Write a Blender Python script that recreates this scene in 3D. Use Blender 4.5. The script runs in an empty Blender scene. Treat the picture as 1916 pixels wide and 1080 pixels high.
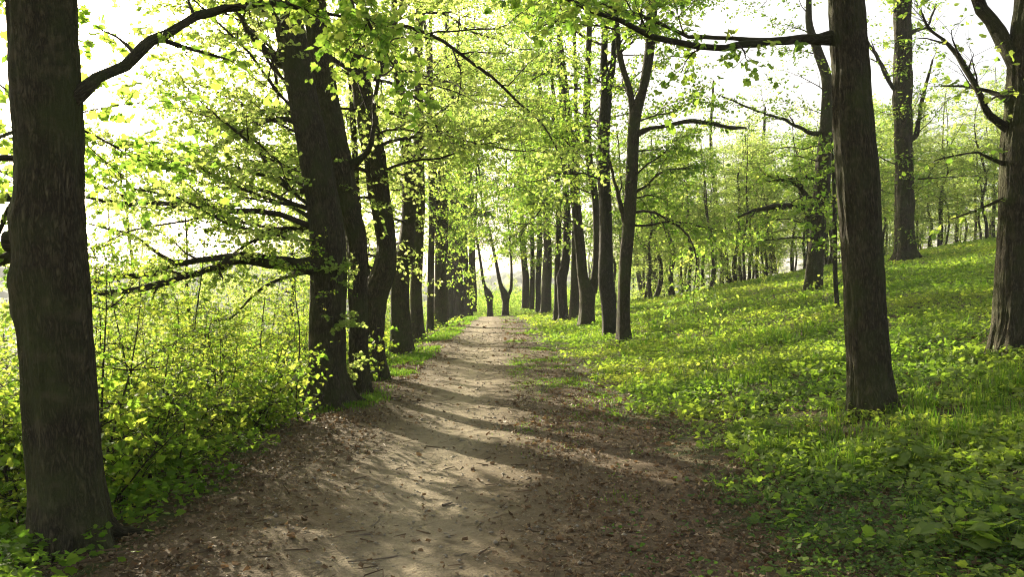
import bpy, math
import numpy as np
from math import radians, sin, cos, pi

# ---------------------------------------------------------------- camera, sky, sun, exposure
sc = bpy.context.scene
COL = sc.collection
F = 1597.0                     # focal length in photograph pixels
CAM_Z = 1.6
cd = bpy.data.cameras.new('camera'); cam = bpy.data.objects.new('camera', cd); COL.objects.link(cam)
cd.sensor_width = 36.0; cd.lens = 36.0 * F / 1916.0
cd.clip_start = 0.05; cd.clip_end = 5000
cam.location = (0, 0, CAM_Z); cam.rotation_euler = (pi / 2, 0, 0)
sc.camera = cam

SUN_AZ, SUN_EL = radians(34), radians(17.5)      # azimuth measured to the left of straight ahead
SUN_DIR = np.array([-sin(SUN_AZ) * cos(SUN_EL), cos(SUN_AZ) * cos(SUN_EL), sin(SUN_EL)])
world = bpy.data.worlds.new('World'); sc.world = world; world.use_nodes = True
wn = world.node_tree.nodes; wl = world.node_tree.links
sky = wn.new('ShaderNodeTexSky'); sky.sky_type = 'NISHITA'; sky.sun_disc = False
sky.sun_elevation = SUN_EL; sky.sun_rotation = -SUN_AZ
sky.air_density = 0.8; sky.dust_density = 5.0; sky.ozone_density = 1.0
tw = wn.new('ShaderNodeMix'); tw.data_type = 'RGBA'; tw.blend_type = 'MULTIPLY'; tw.inputs[0].default_value = 1.0
tw.inputs[7].default_value = (1.0, 0.94, 0.85, 1)
hs = wn.new('ShaderNodeHueSaturation'); hs.inputs['Saturation'].default_value = 0.55; wl.new(sky.outputs[0], hs.inputs['Color']); wl.new(hs.outputs[0], tw.inputs[6])
wl.new(tw.outputs[2], wn['Background'].inputs[0]); wn['Background'].inputs[1].default_value = 0.112
sd = bpy.data.lights.new('sun', 'SUN'); sd.energy = 5.0; sd.angle = radians(0.5); sd.color = (1.0, 0.88, 0.66)
so = bpy.data.objects.new('sun', sd); COL.objects.link(so)
from mathutils import Vector
so.rotation_euler = Vector(SUN_DIR).to_track_quat('Z', 'Y').to_euler()
so.location = (-30, 40, 40)
vs = sc.view_settings; vs.view_transform = 'Standard'; vs.look = 'None'; vs.gamma = 1.0; vs.exposure = 1.95
cy = sc.cycles
cy.max_bounces = 8; cy.diffuse_bounces = 4; cy.glossy_bounces = 2; cy.transmission_bounces = 5; cy.volume_bounces = 0
cy.transparent_max_bounces = 6; cy.caustics_reflective = False; cy.caustics_refractive = False
cy.sample_clamp_indirect = 2.0; cy.sample_clamp_direct = 4.0; cy.filter_width = 1.1; cy.use_denoising = True; cy.denoising_prefilter = 'NONE'

RG = np.random.default_rng(11)
UP = np.array([0, 0, 1.0])

# ---------------------------------------------------------------- small helpers
def nrm(v):
    v = np.asarray(v, float)
    return v / np.maximum(np.linalg.norm(v, axis=-1, keepdims=True), 1e-9)

def sstep(a, b, x):
    t = np.clip((x - a) / (b - a), 0, 1); return t * t * (3 - 2 * t)

def vnoise(x, y, seed=0, wrap=0):
    """smooth value noise on the plane, range 0..1"""
    x = np.asarray(x, float); y = np.asarray(y, float)
    xi = np.floor(x).astype(np.int64); yi = np.floor(y).astype(np.int64)
    fx = x - xi; fy = y - yi; fx = fx * fx * (3 - 2 * fx); fy = fy * fy * (3 - 2 * fy)
    def hsh(a, b):
        if wrap: a = a % wrap
        h = (a * 374761393 + b * 668265263 + seed * 144269) & 0x7fffffff
        h = ((h ^ (h >> 13)) * 1274126177) & 0x7fffffff
        return ((h ^ (h >> 16)) & 0xffff) / 65535.0
    return (hsh(xi, yi) * (1 - fx) + hsh(xi + 1, yi) * fx) * (1 - fy) + (hsh(xi, yi + 1) * (1 - fx) + hsh(xi + 1, yi + 1) * fx) * fy

def gz(x, y):
    """height of the ground"""
    x = np.asarray(x, float); y = np.asarray(y, float)
    a = x - 1.75
    r = 0.105 * (a + np.sqrt(a * a + 0.6)); r = 7.5 * np.tanh(r / 7.5)
    b = -3.0 - x
    l = 0.19 * (b + np.sqrt(b * b + 0.4)); l = 13 * np.tanh(l / 13)
    yc = 56 - 13 * sstep(2, 9, x)
    c = y - yc
    d = 0.5 * 0.075 * (c + np.sqrt(c * c + 30)); d = 9 * np.tanh(d / 9)
    bump = 0.10 * (vnoise(x / 2.3, y / 2.3, 3) - 0.5) * sstep(1.3, 3.5, x) + 0.03 * (vnoise(x / 0.9, y / 0.9, 4) - 0.5) \
        + 0.12 * (vnoise(x / 2.0, y / 2.0, 5) - 0.5) * sstep(-2.8, -4.5, x)
    h = r - l - d + bump - 0.05 * np.exp(-((x - path_c(y)) / 0.8) ** 2)
    f = sstep(110, 260, np.sqrt(x * x + y * y))
    return h * (1 - f) - 16 * f

def path_c(y): return -0.48 - 0.021 * np.asarray(y, float) - 0.10 * np.sin(np.asarray(y, float) * 0.23)
def path_l(y): return -2.45 - 0.002 * y + 0.45 * (vnoise(y / 1.3, 0 * y, 8) - 0.5) + 0.2 * (vnoise(y / .4, 0 * y, 9) - 0.5)
def path_r(y): return 1.55 - 0.030 * y + 0.5 * (vnoise(y / 1.5, 0 * y, 18) - 0.5) + 0.25 * (vnoise(y / .4, 0 * y, 19) - 0.5)

def P(px, py, Y): return np.array([(px - 958) / F * Y, Y, CAM_Z - (py - 540) / F * Y])

def hit(px, py, ymax=75):
    Y = np.linspace(2, ymax, 6000)
    d = CAM_Z - (py - 540) / F * Y - gz((px - 958) / F * Y, Y)
    k = np.argmax(d <= 0)
    return float(Y[k]) if d[k] <= 0 else ymax

def resample(pts, rad, step):
    pts = np.asarray(pts, float); rad = np.asarray(rad, float)
    if len(pts) < 3:
        n = max(2, int(np.linalg.norm(pts[-1] - pts[0]) / step)); t = np.linspace(0, 1, n)
        return pts[0] + (pts[-1] - pts[0]) * t[:, None], rad[0] + (rad[-1] - rad[0]) * t
    q = np.vstack([2 * pts[0] - pts[1], pts, 2 * pts[-1] - pts[-2]]); rr = np.concatenate([[rad[0]], rad, [rad[-1]]])
    op, orr = [], []
    for i in range(1, len(q) - 2):
        n = max(1, int(np.linalg.norm(q[i + 1] - q[i]) / step)); t = (np.arange(n) / n)[:, None]
        p0, p1, p2, p3 = q[i - 1], q[i], q[i + 1], q[i + 2]
        op.append(0.5 * (2 * p1 + (p2 - p0) * t + (2 * p0 - 5 * p1 + 4 * p2 - p3) * t ** 2 + (3 * p1 - p0 - 3 * p2 + p3) * t ** 3))
        orr.append(rr[i] + (rr[i + 1] - rr[i]) * t[:, 0])
    return np.vstack(op + [pts[-1:]]), np.concatenate(orr + [rad[-1:]])

class MB:
    """collects faces and builds ONE mesh object"""
    def __init__(s):
        s.v = []; s.nv = 0; s.loops = []; s.cnt = []; s.mat = []; s.bark = []; s.tint = []; s.smooth = []
    def add(s, v, loops, cnt, mat=0, bark=None, tint=None, smooth=True):
        v = np.asarray(v, float).reshape(-1, 3); loops = np.asarray(loops).ravel(); cnt = np.asarray(cnt).ravel()
        s.v.append(v); s.loops.append(loops + s.nv); s.cnt.append(cnt)
        s.mat.append(np.full(len(cnt), mat)); s.smooth.append(np.full(len(cnt), smooth))
        s.bark.append(np.zeros_like(v) if bark is None else bark)
        s.tint.append(np.zeros(len(cnt)) if tint is None else tint)
        s.nv += len(v)
    def tube(s, pts, rad, segs, mat=0, seed=0, lump=0.04, flare=0.0, zg=None, cap=True, knots=(), ridge=0.0):
        pts = np.asarray(pts, float); rad = np.asarray(rad, float); n = len(pts)
        tan = np.gradient(pts, axis=0); tan = nrm(tan)
        ref = np.array([1.0, 0, 0]) if abs(tan[0][0]) < 0.9 else np.array([0, 1.0, 0])
        u = nrm(ref - tan[0] * ref.dot(tan[0])); U = []
        for i in range(n):
            u = nrm(u - tan[i] * u.dot(tan[i])); U.append(u)
        U = np.array(U); W = np.cross(tan, U)
        th = np.linspace(0, 2 * pi, segs, endpoint=False)
        ln = np.concatenate([[0], np.cumsum(np.linalg.norm(np.diff(pts, axis=0), axis=1))])
        T, S = np.meshgrid(th, ln)
        ph = np.random.default_rng(seed + 5).uniform(0, 6.28, 10)
        m = 1 + lump * (np.sin(2 * T + ph[0] + 0.5 * S) + 0.7 * np.sin(3 * T + ph[1] - 0.9 * S) + 0.6 * np.sin(S * 1.7 + ph[2]) + 0.5 * np.sin(5 * T + ph[3] + 1.3 * S) + 0.5 * np.sin(S * 4.1 + T + ph[4]))
        if segs >= 16:
            m += 0.35 * lump * (np.sin(9 * T + ph[5] + 2 * np.sin(S * 1.1)) + np.sin(14 * T + ph[6] + 3 * np.sin(S * 0.8)) + (vnoise(T * 5, S * 9, seed) - .5) * 2)
        if ridge:
            K = max(12, int(2 * pi * rad[0] / 0.034)); a0 = T * K / (2 * pi); a0 = a0 + 1.1 * (vnoise(T * 6 / (2 * pi), S * 1.3, seed + 2, 6) - .5) + .5 * np.sin(2 * T + S * .6)
            rdg = 1 - np.abs(2 * vnoise(a0, S * 2.6 + 0 * T, seed + 3, K) - 1); fine_ = vnoise(T * 2 * K / (2 * pi), S * 11, seed + 4, 2 * K)
            m += (ridge / np.maximum(rad[:, None], .03)) * (1.6 * rdg ** 1.5 - .9 + .6 * (fine_ - .5))
            m += .05 * (vnoise(T * 5 / (2 * pi), S * 2.2, seed + 6, 5) - .5)
        if flare:
            hgt = np.clip(pts[:, 2] - zg, -0.4, 9)[:, None]
            e = np.exp(-np.clip(hgt, 0, 9) / 0.22) + 0.25 * np.exp(-np.clip(hgt, 0, 9) / 0.8)
            m += flare * e * (0.55 + 0.9 * np.clip(np.sin(5 * T + ph[7] + .6 * np.sin(2 * T)), 0, 1) ** 1.5 + 0.25 * np.sin(3 * T + ph[8]))
        for (kt, ks, ka, kw) in knots:
            dt = (T - kt + pi) % (2 * pi) - pi
            m += ka * np.exp(-((dt * rad[:, None].mean() * 1.2) ** 2 + (S - ks) ** 2) / kw ** 2)
        R = rad[:, None] * m
        V = pts[:, None, :] + R[..., None] * (np.cos(T)[..., None] * U[:, None, :] + np.sin(T)[..., None] * W[:, None, :])
        B = np.stack([np.cos(T) * rad[0], np.sin(T) * rad[0], S + ph[9]], -1)
        i = np.arange(n - 1)[:, None] * segs; j = np.arange(segs)[None, :]; k = (j + 1) % segs
        q = np.stack([i + j, i + k, i + segs + k, i + segs + j], -1).reshape(-1)
        loops = q; cnt = np.full((n - 1) * segs, 4)
        if cap:
            loops = np.concatenate([loops, (n - 1) * segs + np.arange(segs)]); cnt = np.append(cnt, segs)
        s.add(V.reshape(-1, 3), loops, cnt, mat, B.reshape(-1, 3))
    def leaves(s, pos, d, n, size, tmpl, mat=0, tint=None, rg=RG):
        tv, tf = tmpl
        N = len(pos)
        if N == 0: return
        d = nrm(d); side = nrm(np.cross(d, n)); nn = np.cross(side, d)
        sz = np.asarray(size)[:, None, None]
        curl = rg.uniform(-0.5, 1.6, N)[:, None, None]
        wid = rg.uniform(0.75, 1.15, N)[:, None, None]
        V = pos[:, None, :] + sz * (tv[None, :, 0:1] * wid * side[:, None, :] + tv[None, :, 1:2] * d[:, None, :] + curl * tv[None, :, 2:3] * nn[:, None, :])
        nvt = len(tv); loops = np.concatenate([np.array(f) for f in tf]); cnt = np.array([len(f) for f in tf])
        L = (np.arange(N)[:, None] * nvt + loops[None, :]).ravel(); C = np.tile(cnt, N)
        if tint is None: tint = rg.uniform(0, 1, N)
        s.add(V.reshape(-1, 3), L, C, mat, None, np.repeat(tint, len(tf)), smooth=False)
    def build(s, name, mats, parent=None, origin=(0, 0, 0)):
        v = np.vstack(s.v) - np.asarray(origin)[None, :]
        loops = np.concatenate(s.loops).astype(np.int32); cnt = np.concatenate(s.cnt).astype(np.int32)
        me = bpy.data.meshes.new(name)
        me.vertices.add(len(v)); me.vertices.foreach_set('co', v.astype(np.float32).ravel())
        me.loops.add(len(loops)); me.loops.foreach_set('vertex_index', loops)
        me.polygons.add(len(cnt)); me.polygons.foreach_set('loop_start', np.concatenate([[0], np.cumsum(cnt)[:-1]]).astype(np.int32))
        me.polygons.foreach_set('loop_total', cnt)
        me.polygons.foreach_set('material_index', np.concatenate(s.mat).astype(np.int32))
        me.polygons.foreach_set('use_smooth', np.concatenate(s.smooth).astype(bool))
        at = me.attributes.new('barkco', 'FLOAT_VECTOR', 'POINT'); at.data.foreach_set('vector', np.vstack(s.bark).astype(np.float32).ravel())
        at = me.attributes.new('tint', 'FLOAT', 'FACE'); at.data.foreach_set('value', np.concatenate(s.tint).astype(np.float32))
        for m in (mats if isinstance(mats, (list, tuple)) else [mats]): me.materials.append(m)
        me.update(calc_edges=True)
        o = bpy.data.objects.new(name, me); COL.objects.link(o)
        if parent is not None: o.parent = parent; KIDS.setdefault(parent.name, []).append(o)
        return o

KIDS = {}
def tag(o, label=None, cat=None, group=None, kind=None):
    if label: o['label'] = label
    if cat: o['category'] = cat
    if group: o['group'] = group
    if kind: o['kind'] = kind
    return o
def thing(name, label, cat, loc=(0, 0, 0), group=None):
    o = bpy.data.objects.new(name, None); COL.objects.link(o); o.location = loc; o.empty_display_size = 0.2
    return tag(o, label, cat, group)
def dup(root, loc, rz=0.0, scale=1.0, label=None, tilt=(0, 0)):
    r = root.copy(); COL.objects.link(r); r.location = loc; r.rotation_euler = (tilt[0], tilt[1], rz); r.scale = (scale,) * 3 if np.isscalar(scale) else scale
    if label: r['label'] = label
    for ch in KIDS.get(root.name, []):
        c = ch.copy(); COL.objects.link(c); c.parent = r
    return r

# leaf outlines: x across, y along, z fold
def _half(pts):
    """pts: right-hand outline between base and tip; makes two faces meeting on the midrib"""
    pts = np.array(pts, float)
    v = [(0, 0, 0), (0, 0.5, 0.02), (0, 1, -0.16)]
    r = [(x, y, 0.16 * x - 0.16 * y * y) for x, y in pts]; l = [(-x, y, z) for x, y, z in r]
    k = len(pts); v += r + l
    fr = [0] + [3 + i for i in range(k)] + [2, 1]; fl = [1, 2] + [3 + k + i for i in reversed(range(k))] + [0]
    return np.array(v, float), [fr, fl]
LEAF_MAPLE = _half([(.26, -.13), (.37, .05), (.60, .28), (.44, .42), (.45, .62), (.20, .68)])
LEAF_OVAL = _half([(.26, .18), (.34, .48), (.18, .80)])
LEAF_KITE = (np.array([(0, 0, 0), (.38, .42, .07), (0, 1, -.14), (-.38, .42, .07)], float), [[0, 1, 2], [0, 2, 3]])
LEAF_DRY = (np.array([(0, 0, .22), (.40, .22, .05), (.16, .80, .26), (.02, 1.0, -.05), (-.34, .66, .34), (-.26, .20, -.04)], float), [[0, 1, 2, 3], [0, 3, 4, 5]])

# ---------------------------------------------------------------- materials
def mat(name):
    m = bpy.data.materials.new(name); m.use_nodes = True
    nt = m.node_tree; nt.nodes.clear()
    out = nt.nodes.new('ShaderNodeOutputMaterial')
    return m, nt, out
def N(nt, t, **kw):
    n = nt.nodes.new(t)
    for k, v in kw.items():
        if k in n.inputs: n.inputs[k].default_value = v
        else: setattr(n, k, v)
    return n
def ramp(nt, fac, stops, interp='LINEAR'):
    r = nt.nodes.new('ShaderNodeValToRGB'); r.color_ramp.interpolation = interp
    e = r.color_ramp.elements
    while len(e) < len(stops): e.new(0.5)
    for el, (p, c) in zip(e, stops): el.position = p; el.color = (*c, 1)
    if fac is not None: nt.links.new(fac, r.inputs[0])
    return r.outputs[0]
def mixc(nt, f, a, b):
    n = nt.nodes.new('ShaderNodeMix'); n.data_type = 'RGBA'
    for sock, val in ((n.inputs[0], f), (n.inputs[6], a), (n.inputs[7], b)):
        if isinstance(val, (int, float)): sock.default_value = val
        elif isinstance(val, tuple): sock.default_value = (*val, 1)
        else: nt.links.new(val, sock)
    return n.outputs[2]
def math_(nt, op, a, b=0.0, clamp=False):
    n = nt.nodes.new('ShaderNodeMath'); n.operation = op; n.use_clamp = clamp
    for sock, val in ((n.inputs[0], a), (n.inputs[1], b)):
        if isinstance(val, (int, float)): sock.default_value = val
        else: nt.links.new(val, sock)
    return n.outputs[0]

def leaf_mat(name, stops, tstops, trans=0.5, rough=0.6):
    m, nt, out = mat(name)
    a = N(nt, 'ShaderNodeAttribute', attribute_name='tint')
    c1 = ramp(nt, a.outputs['Fac'], stops); c2 = ramp(nt, a.outputs['Fac'], tstops)
    p = N(nt, 'ShaderNodeBsdfPrincipled', Roughness=rough); p.inputs['Specular IOR Level'].default_value = 0.16
    nt.links.new(c1, p.inputs['Base Color'])
    t = N(nt, 'ShaderNodeBsdfTranslucent'); nt.links.new(c2, t.inputs['Color'])
    mx = N(nt, 'ShaderNodeMixShader', Fac=trans)
    nt.links.new(p.outputs[0], mx.inputs[1]); nt.links.new(t.outputs[0], mx.inputs[2]); nt.links.new(mx.outputs[0], out.inputs[0])
    return m
LEAF_A = leaf_mat('spring_leaf', [(0, (.070, .125, .024)), (.6, (.105, .165, .034)), (1, (.15, .185, .048))],
                  [(0, (.25, .47, .05)), (.6, (.41, .60, .075)), (1, (.58, .66, .13))], 0.54)
LEAF_P = leaf_mat('glare_pale_leaf', [(0, (.095, .150, .040)), (.6, (.135, .185, .055)), (1, (.18, .21, .075))],  # spring leaf with overexposed backlight glare put into its paler, more translucent colours
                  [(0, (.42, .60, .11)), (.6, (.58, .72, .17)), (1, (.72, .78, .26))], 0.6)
LEAF_B = leaf_mat('understory_leaf', [(0, (.065, .13, .012)), (.6, (.11, .18, .015)), (1, (.17, .2, .02))],
                  [(0, (.20, .40, .035)), (.45, (.40, .58, .055)), (.8, (.56, .66, .08)), (1, (.62, .68, .12))], 0.54)
LEAF_G = leaf_mat('ground_cover_leaf', [(0, (.095, .145, .034)), (.4, (.150, .205, .046)), (.75, (.20, .235, .060)), (1, (.24, .24, .08))],
                  [(0, (.24, .42, .035)), (.5, (.42, .56, .05)), (1, (.60, .62, .09))], 0.48)
GRASS_M = leaf_mat('grass_blade', [(0, (.065, .13, .015)), (.7, (.11, .18, .02)), (1, (.17, .19, .05))],
                   [(0, (.12, .32, .015)), (1, (.28, .42, .03))], 0.45)
LITTER_M = leaf_mat('dry_leaf', [(0, (.065, .044, .025)), (.35, (.13, .088, .050)), (.7, (.205, .145, .086)), (1, (.31, .25, .165))],
                    [(0, (.06, .03, .01)), (1, (.28, .16, .06))], 0.2, 0.65)

def bark_mat(name, dark, light, moss, mossamt=0.5, scale=1.0, bump=1.0):
    m, nt, out = mat(name)
    a = N(nt, 'ShaderNodeAttribute', attribute_name='barkco')
    mp = N(nt, 'ShaderNodeMapping'); mp.inputs['Scale'].default_value = (42 * scale, 42 * scale, 9.0 * scale)
    nt.links.new(a.outputs['Vector'], mp.inputs[0])
    n1 = N(nt, 'ShaderNodeTexNoise', Scale=1.0, Detail=5.0, Roughness=0.62, Distortion=0.5); nt.links.new(mp.outputs[0], n1.inputs['Vector'])
    rid = math_(nt, 'ABSOLUTE', math_(nt, 'SUBTRACT', n1.outputs['Fac'], 0.5)); rid = math_(nt, 'MULTIPLY', rid, 5.0, True)
    n2 = N(nt, 'ShaderNodeTexNoise', Scale=2.2, Detail=4.0, Roughness=0.6); nt.links.new(a.outputs['Vector'], n2.inputs['Vector'])
    n3 = N(nt, 'ShaderNodeTexNoise', Scale=9.0, Detail=3.0); nt.links.new(a.outputs['Vector'], n3.inputs['Vector'])
    c = mixc(nt, rid, dark, light)
    c = mixc(nt, ramp(nt, n2.outputs['Fac'], [(.42, (0, 0, 0)), (.62, (mossamt,) * 3)]), c, moss)
    c = mixc(nt, ramp(nt, n3.outputs['Fac'], [(.55, (0, 0, 0)), (.72, (.5,) * 3)]), c, light)
    h = math_(nt, 'ADD', rid, math_(nt, 'MULTIPLY', n3.outputs['Fac'], 0.5))
    b = N(nt, 'ShaderNodeBump', Strength=1.0, Distance=0.026 * bump); nt.links.new(h, b.inputs['Height'])
    p = N(nt, 'ShaderNodeBsdfPrincipled', Roughness=0.85); p.inputs['Specular IOR Level'].default_value = 0.2
    nt.links.new(c, p.inputs['Base Color']); nt.links.new(b.outputs[0], p.inputs['Normal']); nt.links.new(p.outputs[0], out.inputs[0])
    return m
BARK = bark_mat('linden_bark', (.030, .025, .014), (.128, .108, .062), (.066, .078, .024), 0.75)
BARK_GREY = bark_mat('grey_bark', (.028, .025, .018), (.105, .095, .070), (.050, .058, .026), 0.5)
BARK_BIRCH = bark_mat('pale_bark', (.06, .06, .055), (.24, .24, .22), (.10, .11, .07), 0.4)
TWIG_M = bark_mat('twig_bark', (.022, .016, .011), (.070, .052, .036), (.045, .050, .022), 0.3, 1.5, 0.3)
def flat_mat(name, a, b, scale=14):
    m, nt, out = mat(name)
    tc = N(nt, 'ShaderNodeTexCoord'); n1 = N(nt, 'ShaderNodeTexNoise', Scale=scale, Detail=5.0); nt.links.new(tc.outputs['Object'], n1.inputs['Vector'])
    p = N(nt, 'ShaderNodeBsdfPrincipled', Roughness=0.8); nt.links.new(mixc(nt, n1.outputs['Fac'], a, b), p.inputs['Base Color']); nt.links.new(p.outputs[0], out.inputs[0])
    return m
STICK_M = flat_mat('weathered_stick', (.07, .05, .032), (.20, .155, .105), 40)
CUT_WOOD = flat_mat('cut_wood', (.12, .11, .09), (.25, .23, .19))

def soil_mat(name, is_path):
    m, nt, out = mat(name)
    tc = N(nt, 'ShaderNodeTexCoord'); co = tc.outputs['Object']
    fine = N(nt, 'ShaderNodeTexNoise', Scale=38.0, Detail=7.0, Roughness=0.7); nt.links.new(co, fine.inputs['Vector'])
    mid = N(nt, 'ShaderNodeTexNoise', Scale=5.5, Detail=6.0, Roughness=0.65, Distortion=0.6); nt.links.new(co, mid.inputs['Vector'])
    big = N(nt, 'ShaderNodeTexNoise', Scale=0.9, Detail=4.0, Roughness=0.6); nt.links.new(co, big.inputs['Vector'])
    vor = N(nt, 'ShaderNodeTexVoronoi', Scale=55.0); nt.links.new(co, vor.inputs['Vector'])
    soil = mixc(nt, fine.outputs['Fac'], (.058, .041, .025), (.150, .108, .066))
    if is_path:
        a = N(nt, 'ShaderNodeAttribute', attribute_name='barkco')       # x: distance from the worn line in metres
        sx = N(nt, 'ShaderNodeSeparateXYZ'); nt.links.new(a.outputs['Vector'], sx.inputs[0])
        u = math_(nt, 'ADD', math_(nt, 'ABSOLUTE', sx.outputs[0]), math_(nt, 'MULTIPLY', math_(nt, 'SUBTRACT', mid.outputs['Fac'], 0.5), 1.1))
        u = math_(nt, 'ADD', u, math_(nt, 'MULTIPLY', math_(nt, 'SUBTRACT', big.outputs['Fac'], 0.5), 1.2))
        worn = ramp(nt, math_(nt, 'MULTIPLY', u, 0.55), [(.02, (1, 1, 1)), (.16, (.65,) * 3), (.34, (.12,) * 3), (.6, (0, 0, 0))])
        sand = mixc(nt, fine.outputs['Fac'], (.155, .126, .082), (.31, .258, .172))
        grey = mixc(nt, fine.outputs['Fac'], (.072, .053, .031), (.165, .125, .075))
        c = mixc(nt, worn, grey, sand)
        edge = ramp(nt, math_(nt, 'MULTIPLY', u, 0.4), [(.34, (0, 0, 0)), (.6, (1, 1, 1))])
        c = mixc(nt, edge, c, soil)
        c = mixc(nt, ramp(nt, mid.outputs['Fac'], [(.56, (0, 0, 0)), (.68, (.55,) * 3)]), c, (.085, .068, .045))
    else:
        c = mixc(nt, ramp(nt, mid.outputs['Fac'], [(.4, (0, 0, 0)), (.6, (1, 1, 1))]), soil, (.052, .070, .022))
    p = N(nt, 'ShaderNodeBsdfPrincipled', Roughness=0.95); p.inputs['Specular IOR Level'].default_value = 0.15
    h = math_(nt, 'ADD', math_(nt, 'MULTIPLY', fine.outputs['Fac'], 0.5), math_(nt, 'ADD', math_(nt, 'MULTIPLY', mid.outputs['Fac'], 1.3), math_(nt, 'MULTIPLY', vor.outputs['Distance'], -0.25)))
    b = N(nt, 'ShaderNodeBump', Strength=0.8, Distance=0.035); nt.links.new(h, b.inputs['Height'])
    nt.links.new(b.outputs[0], p.inputs['Normal']); nt.links.new(c, p.inputs['Base Color']); nt.links.new(p.outputs[0], out.inputs[0])
    return m
GROUND_M = soil_mat('woodland_soil', False); PATH_M = soil_mat('trodden_earth', True)
def hill_mat():
    m, nt, out = mat('far_woodland')
    tc = N(nt, 'ShaderNodeTexCoord'); n1 = N(nt, 'ShaderNodeTexNoise', Scale=0.09, Detail=6.0, Roughness=0.7); nt.links.new(tc.outputs['Object'], n1.inputs['Vector'])
    p = N(nt, 'ShaderNodeBsdfPrincipled', Roughness=0.95); nt.links.new(ramp(nt, n1.outputs['Fac'], [(.35, (.025, .045, .02)), (.55, (.06, .09, .025)), (.7, (.10, .12, .035))]), p.inputs['Base Color'])
    nt.links.new(p.outputs[0], out.inputs[0]); return m

# ---------------------------------------------------------------- ground, path, far hills
def grid_obj(name, xs, ys, zf, m, attr=None):
    X, Y = np.meshgrid(xs, ys) if xs.ndim == 1 else (xs, ys)
    Z = zf(X, Y); r, c = X.shape
    i = np.arange(r - 1)[:, None] * c; j = np.arange(c - 1)[None, :]
    q = np.stack([i + j, i + j + 1, i + c + j + 1, i + c + j], -1).reshape(-1)
    mb = MB(); mb.add(np.stack([X, Y, Z], -1).reshape(-1, 3), q, np.full((r - 1) * (c - 1), 4), 0, attr(X, Y) if attr else None)
    return mb.build(name, m)
def graded(lo, hi, fine_lo, fine_hi, step, grow=1.12):
    a = list(np.arange(fine_lo, fine_hi, step)); s = step
    while a[-1] < hi: s *= grow; a.append(a[-1] + s)
    s = step
    while a[0] > lo: s *= grow; a.insert(0, a[0] - s)
    return np.array(a)
ground = grid_obj('ground', graded(-900, 900, -9, 24, 0.16), graded(-850, 900, -2, 62, 0.2), gz, GROUND_M)
tag(ground, 'woodland ground falling to the valley and rising to the slope', kind='structure')
yy = np.arange(-4, 60, 0.12); uu = np.linspace(0, 1, 40)
PX = path_l(yy)[:, None] * (1 - uu) + path_r(yy)[:, None] * uu; PY = np.repeat(yy[:, None], 40, 1)
path = grid_obj('path', PX, PY, lambda x, y: gz(x, y) + 0.016 + .022 * (vnoise(x / .30, y / .5, 91) - .5) + .012 * (vnoise(x / .12, y / .16, 92) - .5) - 0.03 * (np.abs(np.linspace(-1, 1, 40))[None, :] > .99), PATH_M,
                lambda x, y: np.stack([x - path_c(y), y, 0 * x], -1).reshape(-1, 3))
tag(path, 'trodden earth path running straight between the two rows of trees', kind='structure')

az = np.radians(np.linspace(-75, 60, 420)); rr = np.linspace(330, 640, 70)
A, R_ = np.meshgrid(az, rr)
def hill_z(x, y):
    a = np.degrees(np.arctan2(x, y)); r = np.hypot(x, y)
    prof = 20 + 9 * np.sin(a * 0.09 + 1.0) + 5 * np.sin(a * 0.31) - 19 * sstep(-12, -5, a)
    return -17 + (prof + 16) * sstep(330, 600, r) + 5 * vnoise(x / 7, y / 7, 31) * sstep(335, 360, r) + 3 * vnoise(x / 2.5, y / 2.5, 32)
hills = grid_obj('hills', R_ * np.sin(A), R_ * np.cos(A), hill_z, hill_mat())
tag(hills, 'far wooded hillside across the valley', kind='structure')

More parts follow.
